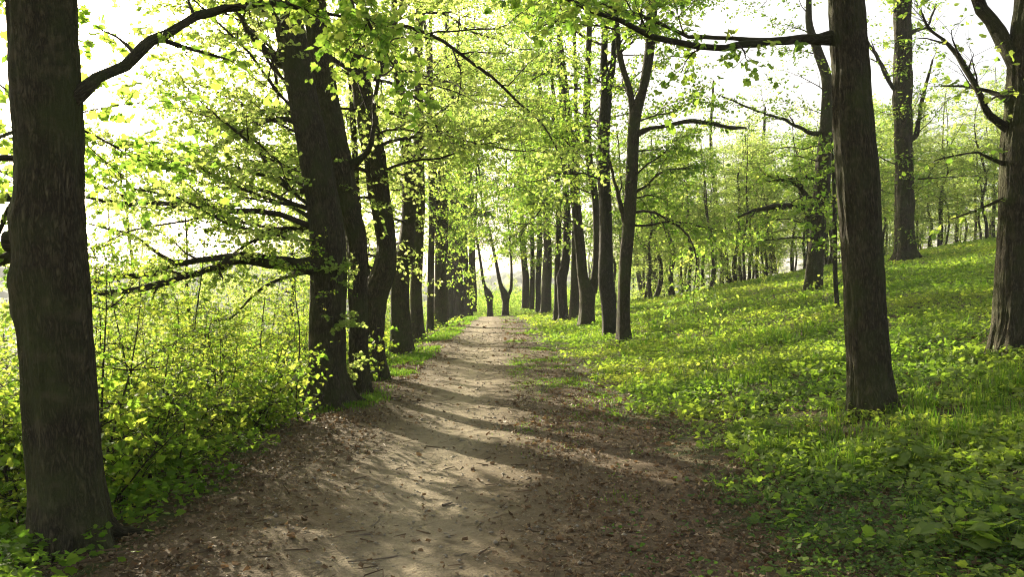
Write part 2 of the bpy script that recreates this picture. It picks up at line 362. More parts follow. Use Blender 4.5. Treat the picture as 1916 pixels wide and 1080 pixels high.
# ---------------------------------------------------------------- growth of boughs, twigs and leaves
class Crown:
    def __init__(s, seed):
        s.rg = np.random.default_rng(seed); s.tubes = []; s.tp = []; s.td = []; s.tl = []
    def bough(s, p, d, L, r, lev, nch, lift=0.0, wander=0.17, twig=0.45, step=None):
        rg = s.rg; n = max(4, int(L / 0.3)) if lev > 1 else max(3, int(L / 0.22)); n = min(n, 14)
        pts = [np.asarray(p, float)]; d = nrm(d)
        for i in range(n):
            d = nrm(d + rg.normal(0, wander, 3) + np.array([0, 0, lift])); pts.append(pts[-1] + d * L / n)
        pts = np.array(pts); rad = r * np.linspace(1, 0.28, n + 1)
        s.tubes.append((pts, rad, lev)); s.clothe(pts, rad, 0.18, lev, nch, L, lift, twig)
        return pts
    def clothe(s, pts, rad, t0, lev, nch, L, lift=0.0, twig=0.45):
        """side shoots along a polyline"""
        rg = s.rg; n = len(pts) - 1; k = nch[lev]; sg = 1
        for t in np.linspace(t0, 1.0, k):
            t = min(1.0, t + rg.uniform(-.04, .04)); f = t * n; i = min(int(f), n - 1)
            q = pts[i] + (pts[i + 1] - pts[i]) * (f - i); d = nrm(pts[i + 1] - pts[i])
            side = np.cross(d, UP)
            if np.linalg.norm(side) < 0.35: side = rg.normal(0, 1, 3); side -= d * side.dot(d)
            side = nrm(side); sg = -sg
            cdv = nrm(d * rg.uniform(.45, .9) + side * sg * rg.uniform(.5, 1.0) + np.array([0, 0, rg.uniform(-.4, .5)]))
            if t > .97: cdv = nrm(d + rg.normal(0, .25, 3))
            if lev <= 1: s.tp.append(q); s.td.append(cdv); s.tl.append(twig * rg.uniform(.6, 1.3))
            else: s.bough(q, cdv, L * rg.uniform(.32, .55) * (1.15 - .45 * t), max(.004, rad[i] * .5), lev - 1, nch, lift * .6, .16, twig)
    def emit(s, mb, bark, leafm, leaf=0.085, per=7, tmpl=LEAF_MAPLE, segs=5, zmin=None, keep=None, twr=0.0035, flat=0.72):
        rg = s.rg
        for pts, rad, lev in s.tubes: mb.tube(pts, rad, segs if lev > 1 else 4, bark, lump=0.05, cap=False)
        if not s.tp: return
        p = np.array(s.tp); d = np.array(s.td); l = np.array(s.tl)[:, None]; n = len(p)
        ts = np.array([0, .35, .7, 1.0]); bend = rg.normal(0, .16, (n, 3)); bend[:, 2] -= .12
        q = p[:, None, :] + d[:, None, :] * (l * ts[None, :])[..., None] + bend[:, None, :] * (l * ts[None, :] ** 2)[..., None]
        # twigs as thin three-sided rods
        a = nrm(np.cross(d, np.array([.3, .2, 1.0]))); b = np.cross(d, a)
        rr_ = twr * np.array([1, .75, .5, .2])
        ang = np.array([0, 2.1, 4.2])
        V = q[:, :, None, :] + rr_[None, :, None, None] * (np.cos(ang)[None, None, :, None] * a[:, None, None, :] + np.sin(ang)[None, None, :, None] * b[:, None, None, :])
        base = np.arange(n)[:, None, None, None] * 12; i = np.arange(3)[None, :, None, None] * 3; j = np.arange(3)[None, None, :, None]
        k = (j + 1) % 3
        L = np.concatenate([base + i + j, base + i + k, base + i + 3 + k, base + i + 3 + j], -1).reshape(-1)
        mb.add(V.reshape(-1, 3), L, np.full(n * 9, 4), bark, np.repeat(p, 12, 0) * 0.3)
        # leaves
        m = per; t = rg.uniform(.15, 1.05, (n, m)); t[:, 0] = 1.0
        pos = p[:, None, :] + d[:, None, :] * (l * t)[..., None] + bend[:, None, :] * (l * t ** 2)[..., None]
        side = np.cross(d, UP); side = nrm(side)[:, None, :] * np.where(np.arange(m) % 2, 1, -1)[None, :, None]
        ld = nrm(d[:, None, :] * rg.uniform(.1, 1.0, (n, m, 1)) + side * rg.uniform(.2, 1.0, (n, m, 1)) + rg.normal(0, .3, (n, m, 3)) + np.array([0, 0, -.28]))
        pos = pos + ld * leaf * 0.35 + rg.normal(0, leaf * .25, (n, m, 3))
        ln = nrm(UP[None, None, :] + rg.normal(0, flat, (n, m, 3)))
        tint = np.clip(np.repeat(rg.uniform(0, .8, (n, 1)), m, 1) + rg.uniform(-.2, .3, (n, m)), 0, 1)
        pos = pos.reshape(-1, 3); ld = ld.reshape(-1, 3); ln = ln.reshape(-1, 3); tint = tint.ravel()
        sz = leaf * rg.uniform(.55, 1.3, len(pos))
        if keep is not None:
            kk = keep(pos); pos, ld, ln, tint, sz = pos[kk], ld[kk], ln[kk], tint[kk], sz[kk]
        mb.leaves(pos, ld, ln, sz, tmpl, leafm, tint, rg)

def stem_px(rows, Y, H, rtop=0.03, lean=0.0, yj=0.0):
    """rows (py, px, width in px) of one stem, base first, at distance Y; carried on upward to height H"""
    pts = [P(px, py, Y + yj * k) for k, (py, px, w) in enumerate(rows)]; rad = [w / 2 / F * Y for _, _, w in rows]
    d = nrm(pts[-1] - pts[-2]); r = rad[-1]; p = pts[-1]; z0 = p[2]
    n = int(max(0, (H - z0)) / 1.2)
    rg = np.random.default_rng(int(rows[0][1] * 7 + rows[-1][1]))
    for i in range(n):
        d = nrm(d * .8 + UP * .25 + rg.normal(0, .05, 3) + np.array([lean, 0, 0])); p = p + d * 1.2
        pts.append(p); rad.append(r + (rtop - r) * (i + 1) / n)
    return np.array(pts), np.array(rad)

TREES = {}; LIMB_K = 1.4
def tree(name, label, stems, limbs, group=None, bark=BARK, leafm=LEAF_A, boughs=(), leaf=0.085, per=10, tmpl=LEAF_MAPLE, segs=28, step=0.12,
         seed=1, lump=0.04, flare=0.35, nch={2: 10, 1: 9}, twig=0.45, knots=(), cat='tree', stubs=(), ridge=0.0, roots=0):
    base = stems[0][0][0].copy(); base[2] = float(gz(base[0], base[1]))
    root = thing(name, label, cat, tuple(base), group)
    mb = MB()
    for k, (pts, rad) in enumerate(stems):
        if pts[0][2] < base[2] + .35:      # a stem that stands in the ground
            pts = np.vstack([pts[0] + (pts[0] - pts[1]) * 0 - UP * 0.35, pts]); rad = np.concatenate([[rad[0]], rad]); fl = flare
        else: fl = 0.0
        q, r = resample(pts, rad, step)
        mb.tube(q, r, segs, 0, seed * 13 + k, lump, fl, base[2], knots=knots if k == 0 else (), ridge=ridge)
    rr0 = np.random.default_rng(seed + 70); r0 = stems[0][1][0]
    for k in range(roots):
        a = k * 6.28 / max(1, roots) + rr0.uniform(-.35, .35); ln0 = rr0.uniform(1.6, 2.6); rp = []
        for f, hz_ in ((.45, .34), (.95, .13), (1.4, .035), (ln0, -.01), (ln0 + .9, -.07)):
            a += rr0.uniform(-.12, .12); x_, y_ = base[0] + sin(a) * r0 * f, base[1] + cos(a) * r0 * f; rp.append([x_, y_, float(gz(x_, y_)) + hz_ * r0 / .2])
        q, r = resample(np.array(rp), r0 * np.array([.34, .28, .2, .14, .08]), .06); mb.tube(q, r, 14, 0, seed + k, .09)
    for (pts, rad) in stubs:
        q, r = resample(pts, rad, 0.05); mb.tube(q, r, 18, 0, seed, 0.05, cap=False)
        c = MB()
        th = np.linspace(0, 2 * pi, 18, endpoint=False); t = nrm(q[-1] - q[-2]); a = nrm(np.cross(t, UP)); b = np.cross(t, a)
        mb.add(q[-1] + t * .004 + r[-1] * 1.03 * (np.cos(th)[:, None] * a + np.sin(th)[:, None] * b), np.arange(18), [18], 1)
    mb.build('trunk', [bark, CUT_WOOD], root, base)
    cr = Crown(seed * 101 + 3)
    base_r0 = stems[0][1][0]
    for b in boughs:                       # boughs traced one by one: each its own part
        pts, rad = resample(np.array([P(x, y, Y) for x, y, Y, w in b['p']]), np.array([w / 2 / F * Y for x, y, Y, w in b['p']]), 0.12)
        sl = np.concatenate([[0], np.cumsum(np.linalg.norm(np.diff(pts, axis=0), axis=1))]); sd_ = int(abs(pts[0][0] * 37 + pts[0][2] * 91))
        for ax_ in range(3): pts[:, ax_] += (0.028 * (vnoise(sl / .35, sl * 0, sd_ + ax_) - .5) + .02 * (vnoise(sl / .13, sl * 0, sd_ + 5 + ax_) - .5)) * np.clip(sl / .4, 0, 1) * np.clip(rad / .02, .3, 1.6)
        rad = rad * (1 + .3 * np.exp(-np.maximum(sl - base_r0 * .8, 0) / .12)) * (1 + .35 * (vnoise(sl / .22, sl * 0, sd_ + 9) - .5))
        bm_ = MB(); bm_.tube(pts, rad, 10, 0, int(pts[0][0] * 10) + 40, 0.11, cap=True); bm_.build('branch', [bark], root, base)
        k = b.get('n', 6); cr.clothe(pts, rad, .12, 1, {1: 6}, 1.0, 0.0, .22)
        if k: cr.clothe(pts, rad, b.get('t0', .3), b.get('lev', 2), {**nch, b.get('lev', 2): k}, b.get('L', 1.6), b.get('lift', 0.0), b.get('twig', twig))
    for lm in limbs:                       # dict: stem, z0, z1, n, L, az (mean, spread in degrees), up
        pts, rad = stems[lm.get('stem', 0)]
        q, r = resample(pts, rad, 0.2); rg = cr.rg
        zs = np.linspace(lm['z0'], lm['z1'], int(lm['n'] * LIMB_K + .5))
        for i, z in enumerate(zs):
            k = int(np.argmin(np.abs(q[:, 2] - z - rg.uniform(-.3, .3)))); am, asp = lm.get('az', (0, 180))
            a = radians(am + (rg.uniform(-asp, asp) if asp < 180 else i * 137.5 + rg.uniform(-25, 25)))
            up = lm.get('up', .45) + rg.uniform(-.35, .4); top = (z - lm['z0']) / max(.1, lm['z1'] - lm['z0'])
            L = lm['L'] * rg.uniform(.7, 1.2) * (1 - lm.get('taper', .4) * top)
            cr.bough(q[k], np.array([sin(a), cos(a), up]), L, min(r[k] * .5, .007 + .0085 * L), 2, lm.get('nch', nch), lm.get('lift', -.02), twig=lm.get('twig', twig))
    cm = MB(); cr.emit(cm, 1, 0, leaf, per, tmpl); cm.build('crown', [leafm, TWIG_M], root, base)
    TREES[label] = root
    return root

def Yb(px, py): return hit(px, py)
LG, RGp, SG = 'avenue trees on the valley side of the path', 'avenue trees at the foot of the slope', 'trees standing on the green slope'

# --- the near tree at the edge of the frame
Y = Yb(138, 1030)
t1 = stem_px([(1032, 138, 116), (900, 127, 122), (700, 112, 128), (500, 96, 130), (440, 92, 130), (300, 93, 118), (150, 84, 120), (0, 78, 118)], Y, 13)
tree('linden_tree', 'thick dark trunk with a sawn branch knob, nearest tree on the valley side', [t1],
     [dict(z0=4.8, z1=12, n=9, L=4.0, az=(-110, 100)), dict(z0=2.2, z1=4.2, n=3, L=2.0, az=(-75, 20), up=.1)], LG, leaf=.066, per=8, seed=1, segs=168, step=.04, lump=.022, flare=.30, ridge=.0105, roots=5,
     knots=((pi, 1.95, .25, .14), (pi + .7, 2.15, .12, .1), (pi, 2.5, .1, .12)),
     stubs=[(np.array([P(85, 445, Y), P(45, 450, Y - .02), P(12, 452, Y - .03)]), np.array([.10, .08, .065]))],
     boughs=[dict(p=[(110, 205, Y, 24), (145, 180, Y, 21), (210, 140, Y + .3, 20), (290, 82, Y + .7, 21), (370, 36, Y + 1.0, 16), (440, 14, Y + 1.3, 13), (520, 8, Y + 1.6, 10), (640, 30, Y + 2, 5)], n=8, t0=.3, L=1.3),
             dict(p=[(80, 372, Y + .2, 22), (30, 370, Y + .3, 15), (-40, 372, Y + .5, 13), (-130, 350, Y + .8, 8)], n=5, L=1.2),
             dict(p=[(60, 480, Y + .2, 26), (25, 478, Y + .2, 22), (-30, 490, Y + .4, 18), (-140, 480, Y + .6, 10)], n=5, L=1.2),
             dict(p=[(30, 370, Y + .4, 10), (10, 400, Y + .4, 9), (-10, 450, Y + .5, 7), (-40, 480, Y + .5, 4)], n=2, L=.6, lev=1),
             dict(p=[(60, 245, Y + .1, 8), (20, 248, Y + .3, 6), (-30, 270, Y + .5, 4)], n=3, L=.7, lev=1),
             dict(p=[(84, -330, Y, 40), (280, -330, Y + .6, 26), (520, -180, Y + 1.2, 16), (640, -40, Y + 1.5, 10), (700, 60, Y + 1.7, 6), (735, 120, Y + 1.8, 3)], n=11, t0=.5, L=1.1, twig=.3, lift=-.06)])

# --- the twin pair
Y = Yb(616, 762)
t2 = stem_px([(762, 615, 80), (700, 613, 66), (600, 613, 63), (500, 615, 64), (400, 608, 60), (300, 590, 57), (200, 571, 53), (100, 551, 52), (0, 534, 53)], Y, 17)
tree('linden_tree', 'stout leaning trunk with a long low forked bough reaching over the bushes', [t2],
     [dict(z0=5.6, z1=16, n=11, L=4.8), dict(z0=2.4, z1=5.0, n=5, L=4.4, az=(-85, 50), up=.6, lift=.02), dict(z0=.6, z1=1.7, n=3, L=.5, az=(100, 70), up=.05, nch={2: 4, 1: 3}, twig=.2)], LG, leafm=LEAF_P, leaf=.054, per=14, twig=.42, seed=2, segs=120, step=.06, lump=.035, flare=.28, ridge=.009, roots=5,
     boughs=[dict(p=[(610, 497, Y, 30), (560, 495, Y - .2, 24), (500, 492, Y - .5, 24), (445, 484, Y - .8, 24), (400, 500, Y - 1.1, 13), (350, 514, Y - 1.4, 13), (260, 540, Y - 1.8, 11), (180, 550, Y - 2.2, 9), (80, 560, Y - 2.6, 5)], n=8, L=1.2, t0=.2),
             dict(p=[(455, 484, Y - .8, 18), (420, 482, Y - .6, 12), (350, 490, Y - .6, 11), (300, 508, Y - .8, 10), (230, 520, Y - 1.0, 9), (165, 534, Y - 1.2, 8), (90, 545, Y - 1.5, 4)], n=7, L=1.3, t0=.3),
             dict(p=[(345, 492, Y - .6, 9), (320, 490, Y - .6, 8), (280, 465, Y - .7, 6), (250, 440, Y - .8, 5), (200, 427, Y - 1, 4), (165, 420, Y - 1.1, 3)], n=6, L=.8, lev=1),
             dict(p=[(550, 120, Y, 14), (525, 118, Y, 12), (490, 85, Y - .1, 10), (455, 40, Y - .3, 8), (430, 0, Y - .5, 7), (400, -60, Y - .7, 4)], n=6, L=1.4),
             dict(p=[(570, 235, Y, 12), (545, 226, Y, 9), (500, 228, Y, 8), (445, 248, Y - .2, 5), (400, 275, Y - .3, 3)], n=6, L=1.2),
             dict(p=[(590, 350, Y, 12), (560, 360, Y, 9), (500, 330, Y + .2, 7), (430, 315, Y + .4, 6), (330, 290, Y + .5, 4), (220, 260, Y + .5, 3)], n=8, L=1.4),
             dict(p=[(598, 420, Y, 7), (540, 385, Y + .1, 6), (470, 360, Y + .2, 6), (400, 325, Y + .2, 5), (320, 300, Y + .3, 4), (230, 290, Y + .3, 3)], n=13, L=1.7, t0=.15),
             dict(p=[(596, 400, Y, 6), (530, 340, Y - .3, 5), (470, 270, Y - .4, 6), (410, 220, Y - .5, 4), (350, 165, Y - .5, 3)], n=10, L=1.6, t0=.2),
             dict(p=[(602, 440, Y, 7), (540, 430, Y + .5, 5), (450, 415, Y + 1, 6), (350, 395, Y + 1.3, 4), (240, 385, Y + 1.5, 3)], n=13, L=1.8, t0=.15),
             dict(p=[(604, 455, Y, 6), (520, 440, Y - .6, 5), (430, 420, Y - 1.0, 5), (330, 370, Y - 1.3, 4), (230, 350, Y - 1.5, 3)], n=10, L=1.6, t0=.2),
             dict(p=[(594, 380, Y, 6), (520, 300, Y + .6, 5), (440, 240, Y + .9, 5), (340, 200, Y + 1.2, 3)], n=11, L=1.7, t0=.2),
             dict(p=[(600, 425, Y, 11), (570, 425, Y + .1, 9), (520, 435, Y + .2, 8), (470, 455, Y + .1, 6), (440, 472, Y, 4)], n=6, L=1.1),
             dict(p=[(585, 505, Y - .1, 9), (530, 520, Y - .4, 6), (480, 545, Y - .6, 5), (430, 595, Y - .8, 4), (390, 600, Y - .9, 2)], n=3, L=.5, lev=1)])
Y = Yb(672, 738)
t3 = stem_px([(738, 673, 38), (650, 671, 34), (550, 669, 34), (450, 668, 36), (400, 655, 39), (300, 638, 42), (200, 616, 42), (100, 599, 43), (0, 587, 43)], Y, 18)
tree('linden_tree', 'straight trunk close behind the stout leaning one, with a hooked upright branch', [t3],
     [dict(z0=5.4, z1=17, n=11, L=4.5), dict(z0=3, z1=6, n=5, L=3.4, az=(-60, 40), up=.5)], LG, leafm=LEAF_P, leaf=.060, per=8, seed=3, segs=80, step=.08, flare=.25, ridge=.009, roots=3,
     boughs=[dict(p=[(645, 315, Y, 14), (668, 303, Y - .1, 13), (688, 285, Y - .2, 11), (697, 245, Y - .3, 9), (702, 180, Y - .3, 8), (722, 100, Y - .3, 7), (742, 40, Y - .3, 6), (760, -60, Y - .3, 4)], n=7, L=1.3, t0=.45)])
Y = Yb(707, 712)
t4 = stem_px([(712, 707, 42), (650, 701, 36), (600, 700, 38), (550, 703, 48), (510, 717, 44), (460, 722, 36), (400, 715, 38), (350, 707, 40), (296, 701, 40), (185, 681, 36), (74, 660, 28), (0, 650, 24)], Y, 18)
t4b = stem_px([(545, 693, 26), (505, 683, 16), (440, 676, 12), (360, 668, 11), (250, 662, 11), (150, 656, 9)], Y + .3, 12)
tree('linden_tree', 'swollen trunk bending to the path halfway up, third from the near end', [t4, t4b],
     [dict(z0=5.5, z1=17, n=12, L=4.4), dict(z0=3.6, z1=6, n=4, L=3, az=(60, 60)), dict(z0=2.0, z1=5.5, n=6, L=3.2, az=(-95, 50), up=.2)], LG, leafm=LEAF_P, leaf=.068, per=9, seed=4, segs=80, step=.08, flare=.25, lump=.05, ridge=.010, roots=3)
Y = Yb(752, 667)
t5 = stem_px([(667, 752, 42), (600, 750, 38), (530, 748, 34), (480, 757, 32), (400, 764, 27), (296, 762, 25), (185, 750, 18), (74, 739, 14), (0, 738, 11)], Y, 17)
tree('linden_tree', 'tall trunk on a wide broken greyish foot beside the grassy verge', [t5],
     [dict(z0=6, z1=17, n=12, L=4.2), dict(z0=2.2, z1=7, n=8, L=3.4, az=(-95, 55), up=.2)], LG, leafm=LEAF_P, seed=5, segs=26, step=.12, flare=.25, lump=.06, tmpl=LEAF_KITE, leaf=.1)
Y = Yb(782, 640)
t6 = stem_px([(640, 782, 27), (540, 779, 21), (400, 784, 23), (296, 783, 21), (185, 784, 17), (74, 783, 15), (0, 786, 14)], Y, 19)
tree('linden_tree', 'slim straight dark trunk with a raised side branch towards the path', [t6],
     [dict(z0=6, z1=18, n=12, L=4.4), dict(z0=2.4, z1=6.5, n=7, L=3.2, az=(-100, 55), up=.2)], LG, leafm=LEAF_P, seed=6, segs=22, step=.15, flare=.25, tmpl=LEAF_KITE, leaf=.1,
     boughs=[dict(p=[(785, 275, Y, 12), (800, 262, Y, 11), (825, 240, Y - .2, 8), (840, 215, Y - .2, 7), (852, 160, Y - .3, 5), (857, 90, Y - .3, 4), (858, 10, Y - .3, 3)], n=8, L=1.8)])

def far_px(base, rows, H, label, group, seed, forks=(), bark=BARK, L=3.6, n=10, z0=6.0, per=7, leaf=.12, name='linden_tree', low=3, flare=.25, lump=.05, nch={2: 9, 1: 8}, dY=0, segs=18, az=(0, 180), Yfix=None):
    Y = Yfix or min(Yb(*base[:2]), 58) + dY; print('base', base, round(Y, 1))
    st = [stem_px([(base[1], base[0], base[2])] + list(rows), Y, H)]
    for f in forks: st.append(stem_px(f, Y, H))
    lim = [dict(stem=k, z0=z0, z1=H - .6, n=max(4, n // len(st)), L=L, az=az) for k in range(len(st))]
    if low: lim.append(dict(z0=max(2.5, z0 - 2.5), z1=z0 + .6, n=low, L=L * .75, up=.15))
    return tree(name, label, st, lim, group, bark, seed=seed, segs=segs, step=.2, flare=flare, lump=lump, tmpl=LEAF_KITE, leaf=leaf, per=per, nch=nch, twig=.55)

far_px((805, 623, 14), [(500, 806, 12), (380, 808, 11), (250, 803, 9), (100, 800, 7)], 17, 'thin dark trunk standing before the broad twin-stemmed one', LG, 7)
far_px((824, 614, 27), [(540, 824, 23), (430, 823, 22), (370, 815, 13), (280, 811, 10), (150, 806, 9), (0, 806, 7)], 19, 'broad trunk dividing into two parallel upright stems', LG, 8, forks=[[(440, 827, 14), (370, 829, 14), (280, 824, 11), (150, 832, 8), (0, 838, 6)]])
far_px((843, 601, 18), [(500, 842, 15), (400, 845, 14), (280, 838, 12), (150, 846, 8)], 20, 'trunk with leafy shoots at its first fork', LG, 9, low=3)
far_px((860, 592, 20), [(500, 858, 17), (420, 860, 14), (300, 864, 9)], 21, 'greyish trunk near the far end of the valley row', LG, 10, forks=[[(430, 866, 9), (350, 874, 8), (250, 880, 6)]])
far_px((873, 586, 16), [(530, 875, 17), (510, 872, 12), (430, 869, 9), (330, 874, 6)], 20, 'bulging pollarded trunk beside the last dark post-like one', LG, 11)
far_px((834, 607, 12), [(500, 833, 11), (400, 834, 9), (280, 836, 6)], 18, 'narrow trunk between the twin-stemmed one and the one with shoots at its fork', LG, 15, low=2)
far_px((851, 597, 11), [(500, 850, 10), (400, 853, 8), (280, 855, 6)], 18, 'narrow dark trunk just before the greyish one at the far end', LG, 16, low=2)
far_px((881, 585, 9), [(520, 881, 9), (420, 882, 7), (300, 880, 5)], 18, 'thin dark trunk beside the bulging pollarded one', LG, 17, low=2)
far_px((888, 584, 9), [(540, 888, 9), (480, 886, 6), (400, 890, 4)], 18, 'last slender trunk of the valley row at the path end', LG, 12, L=3)
# the two pollards across the end of the path
far_px((917, 585, 10), [(566, 917, 10), (557, 916, 15), (548, 913, 13), (538, 908, 6), (525, 904, 6), (490, 899, 4.5), (430, 890, 4), (390, 886, 3)], 14, 'small pollard with one leaning stem closing the view at the path end', 'pollards at the end of the path', 13, L=2.2, low=0, z0=7, n=6, dY=0, Yfix=57)
far_px((945, 584, 12), [(566, 946, 12), (556, 946, 17), (546, 942, 12), (530, 936, 7), (480, 926, 6), (430, 915, 5), (390, 905, 4)], 15, 'small forked pollard with wide V stems closing the view at the path end', 'pollards at the end of the path', 14, forks=[[(552, 950, 8), (542, 956, 6), (500, 957, 4), (440, 953, 3.5), (380, 948, 3)]], L=2.2, low=0, z0=7, n=6, dY=0, Yfix=57)

# --- the row at the foot of the slope
Y = Yb(1168, 643)
r1 = stem_px([(643, 1168, 27), (560, 1167, 24), (470, 1172, 24), (400, 1178, 23), (259, 1185, 22), (215, 1188, 23), (167, 1203, 15), (110, 1213, 18), (40, 1221, 16), (0, 1224, 14)], Y, 17)
r1b = stem_px([(225, 1186, 14), (185, 1181, 12), (160, 1176, 11), (110, 1161, 11), (40, 1153, 10), (0, 1150, 9)], Y, 14)
tree('linden_tree', 'smooth dark trunk forking high into a slender Y', [r1, r1b],
     [dict(z0=7.5, z1=16, n=7, L=4.0), dict(stem=1, z0=6, z1=13, n=5, L=3.4), dict(z0=3.0, z1=5.4, n=4, L=3.2, az=(60, 50), up=.2)], RGp, seed=21, segs=26, step=.12, flare=.2, lump=.03, tmpl=LEAF_KITE, leaf=.1,
     boughs=[dict(p=[(1170, 415, Y, 10), (1160, 380, Y, 8), (1150, 340, Y - .1, 6), (1138, 300, Y - .2, 5), (1120, 265, Y - .4, 3), (1100, 245, Y - .5, 2)], n=6, L=1.3),
             dict(p=[(1190, 252, Y, 9), (1215, 241, Y - .1, 8), (1250, 233, Y - .2, 7.5), (1300, 228, Y - .4, 7), (1340, 232, Y - .5, 6.5), (1372, 240, Y - .6, 6), (1396, 239, Y - .7, 4)], n=4, L=.9, lev=1),
             dict(p=[(1178, 365, Y, 6), (1205, 350, Y - .1, 5), (1240, 320, Y - .2, 4), (1290, 315, Y - .3, 3)], n=6, L=1.3)])
Y = Yb(1141, 633)
r2 = stem_px([(634, 1142, 26), (560, 1137, 26), (520, 1133, 26), (440, 1134, 24), (380, 1133, 24), (280, 1129, 23), (167, 1134, 22), (110, 1130, 14), (0, 1135, 11)], Y, 18)
r2b = stem_px([(170, 1138, 14), (120, 1147, 12), (50, 1150, 10), (0, 1153, 9)], Y, 15)
tree('linden_tree', 'paler grey uneven trunk beside the smooth forked one', [r2, r2b],
     [dict(z0=6.5, z1=17, n=8, L=4.2), dict(stem=1, z0=7, z1=14, n=4, L=3.2), dict(z0=4.0, z1=6, n=3, L=3.0, az=(-80, 50), up=.25)], RGp, BARK_GREY, seed=22, segs=26, step=.12, flare=.2, lump=.055, tmpl=LEAF_KITE, leaf=.1)
Y = Yb(1098, 611)
r3 = stem_px([(611, 1098, 30), (575, 1099, 29), (545, 1099, 33), (520, 1091, 21), (470, 1086, 19), (380, 1077, 19), (296, 1070, 18), (200, 1061, 14), (100, 1050, 11), (0, 1040, 9)], Y, 18)
r3b = stem_px([(548, 1107, 20), (518, 1113, 15), (470, 1117, 14), (380, 1114, 13), (296, 1102, 14), (200, 1098, 14), (100, 1101, 11), (0, 1104, 9)], Y, 18)
tree('linden_tree', 'trunk with a wide U fork low down, two stems rising side by side', [r3, r3b],
     [dict(z0=5.5, z1=17, n=8, L=4.6), dict(stem=1, z0=6.5, z1=17, n=6, L=4), dict(z0=3.9, z1=6, n=4, L=3.4, az=(-80, 50), up=.2)], RGp, seed=23, segs=24, step=.14, flare=.22, lump=.04, tmpl=LEAF_KITE, leaf=.11)
far_px((1074, 601, 19), [(500, 1076, 14), (400, 1078, 13), (250, 1080, 10)], 18, 'narrow trunk half hidden behind the U-forked one', RGp, 24, az=(-70, 80))
far_px((1054, 600, 17), [(540, 1052, 17), (520, 1051, 20), (490, 1058, 16), (410, 1061, 13), (300, 1056, 10), (150, 1048, 7)], 18, 'knobbly light grey trunk with a shoulder at mid height', RGp, 25, bark=BARK_GREY, az=(-70, 80))
far_px((1041, 601, 11), [(500, 1043, 11), (400, 1045, 10), (250, 1040, 8)], 17, 'slim dark trunk on the path side of the knobbly grey one', RGp, 26, az=(-70, 90))
far_px((1021, 589, 20), [(540, 1022, 18), (480, 1025, 17), (380, 1022, 12), (250, 1018, 9)], 19, 'solid dark trunk leaning a little towards the slope', RGp, 27, az=(-70, 100))
far_px((1007, 583, 11), [(520, 1007, 11), (430, 1010, 9), (300, 1004, 7)], 18, 'greyish trunk tucked behind the solid dark one', RGp, 28, bark=BARK_GREY, az=(-70, 100))
far_px((995, 579, 9), [(520, 996, 9), (430, 996, 8), (300, 993, 6)], 18, 'trunk clothed in ivy-like leaves near the far end', RGp, 29, low=7)
far_px((983, 577, 14), [(530, 984, 13), (480, 980, 11), (400, 976, 8)], 19, 'farthest stout trunk of the row at the foot of the slope', RGp, 30, low=5)

# --- trees on the slope
Y = Yb(1635, 775)
s1 = stem_px([(778, 1634, 84), (700, 1627, 76), (600, 1620, 74), (500, 1615, 73), (350, 1605, 77), (250, 1598, 73), (150, 1593, 68), (0, 1583, 63)], Y, 15)
tree('linden_tree', 'bare column-like brown trunk on the slope with one long arching bough', [s1],
     [dict(z0=6.2, z1=14, n=8, L=4.2)], SG, seed=31, segs=150, step=.045, lump=.022, flare=.16, ridge=.0105, roots=0, leaf=.064, per=8,
     boughs=[dict(p=[(1580, 62, Y, 18), (1550, 70, Y, 17), (1500, 76, Y - .1, 14), (1440, 76, Y - .2, 13), (1395, 80, Y - .3, 11), (1350, 93, Y - .4, 11), (1280, 85, Y - .5, 10), (1220, 66, Y - .6, 10), (1160, 40, Y - .6, 9), (1100, 14, Y - .7, 8), (1040, -12, Y - .8, 6), (960, -40, Y - .9, 3)], n=7, t0=.35, L=1.0, twig=.35),
             dict(p=[(1440, 76, Y - .2, 10), (1400, 74, Y - .2, 8), (1340, 68, Y - .1, 8), (1290, 65, Y, 7), (1230, 42, Y, 7), (1150, 18, Y + .1, 6), (1080, -5, Y + .2, 4), (1000, -30, Y + .3, 3)], n=7, t0=.35, L=1.0, twig=.35)])
Y = Yb(1888, 664)
s2 = stem_px([(668, 1890, 72), (600, 1896, 64), (500, 1902, 66), (400, 1908, 68), (300, 1913, 70), (235, 1917, 70), (120, 1924, 66), (0, 1932, 60)], Y, 14)
tree('linden_tree', 'dark trunk at the edge of the frame with crooked bare side branches', [s2],
     [dict(z0=6.8, z1=13, n=7, L=4, up=.6)], SG, seed=32, segs=140, step=.05, lump=.025, flare=.16, ridge=.0105, roots=0, leaf=.07, per=3, nch={2: 7, 1: 5},
     boughs=[dict(p=[(1900, 250, Y, 16), (1877, 235, Y, 13), (1838, 200, Y - .1, 10), (1820, 150, Y - .1, 10), (1795, 102, Y, 9), (1768, 75, Y, 6), (1735, 52, Y + .1, 5), (1725, 25, Y + .1, 3)], n=9, t0=.3, L=1.0),
             dict(p=[(1925, 160, Y, 28), (1897, 112, Y, 28), (1870, 60, Y + .1, 27), (1840, 15, Y + .1, 25), (1800, -60, Y + .2, 20), (1740, -200, Y + .3, 12)], n=6, t0=.4, L=1.3),
             dict(p=[(1900, 195, Y, 10), (1880, 184, Y, 7), (1850, 170, Y + .2, 6), (1800, 160, Y + .3, 4), (1760, 160, Y + .4, 3)], n=9, L=.9, lev=1),
             dict(p=[(1900, 318, Y, 8), (1876, 306, Y, 6), (1830, 285, Y - .1, 4), (1790, 290, Y - .2, 3), (1750, 300, Y - .2, 2)], n=7, L=.8, lev=1),
             dict(p=[(1900, 360, Y, 7), (1868, 376, Y, 5), (1820, 395, Y + .1, 3.5), (1780, 410, Y + .2, 2)], n=5, L=.6, lev=1)])
Y = Yb(1520, 547)
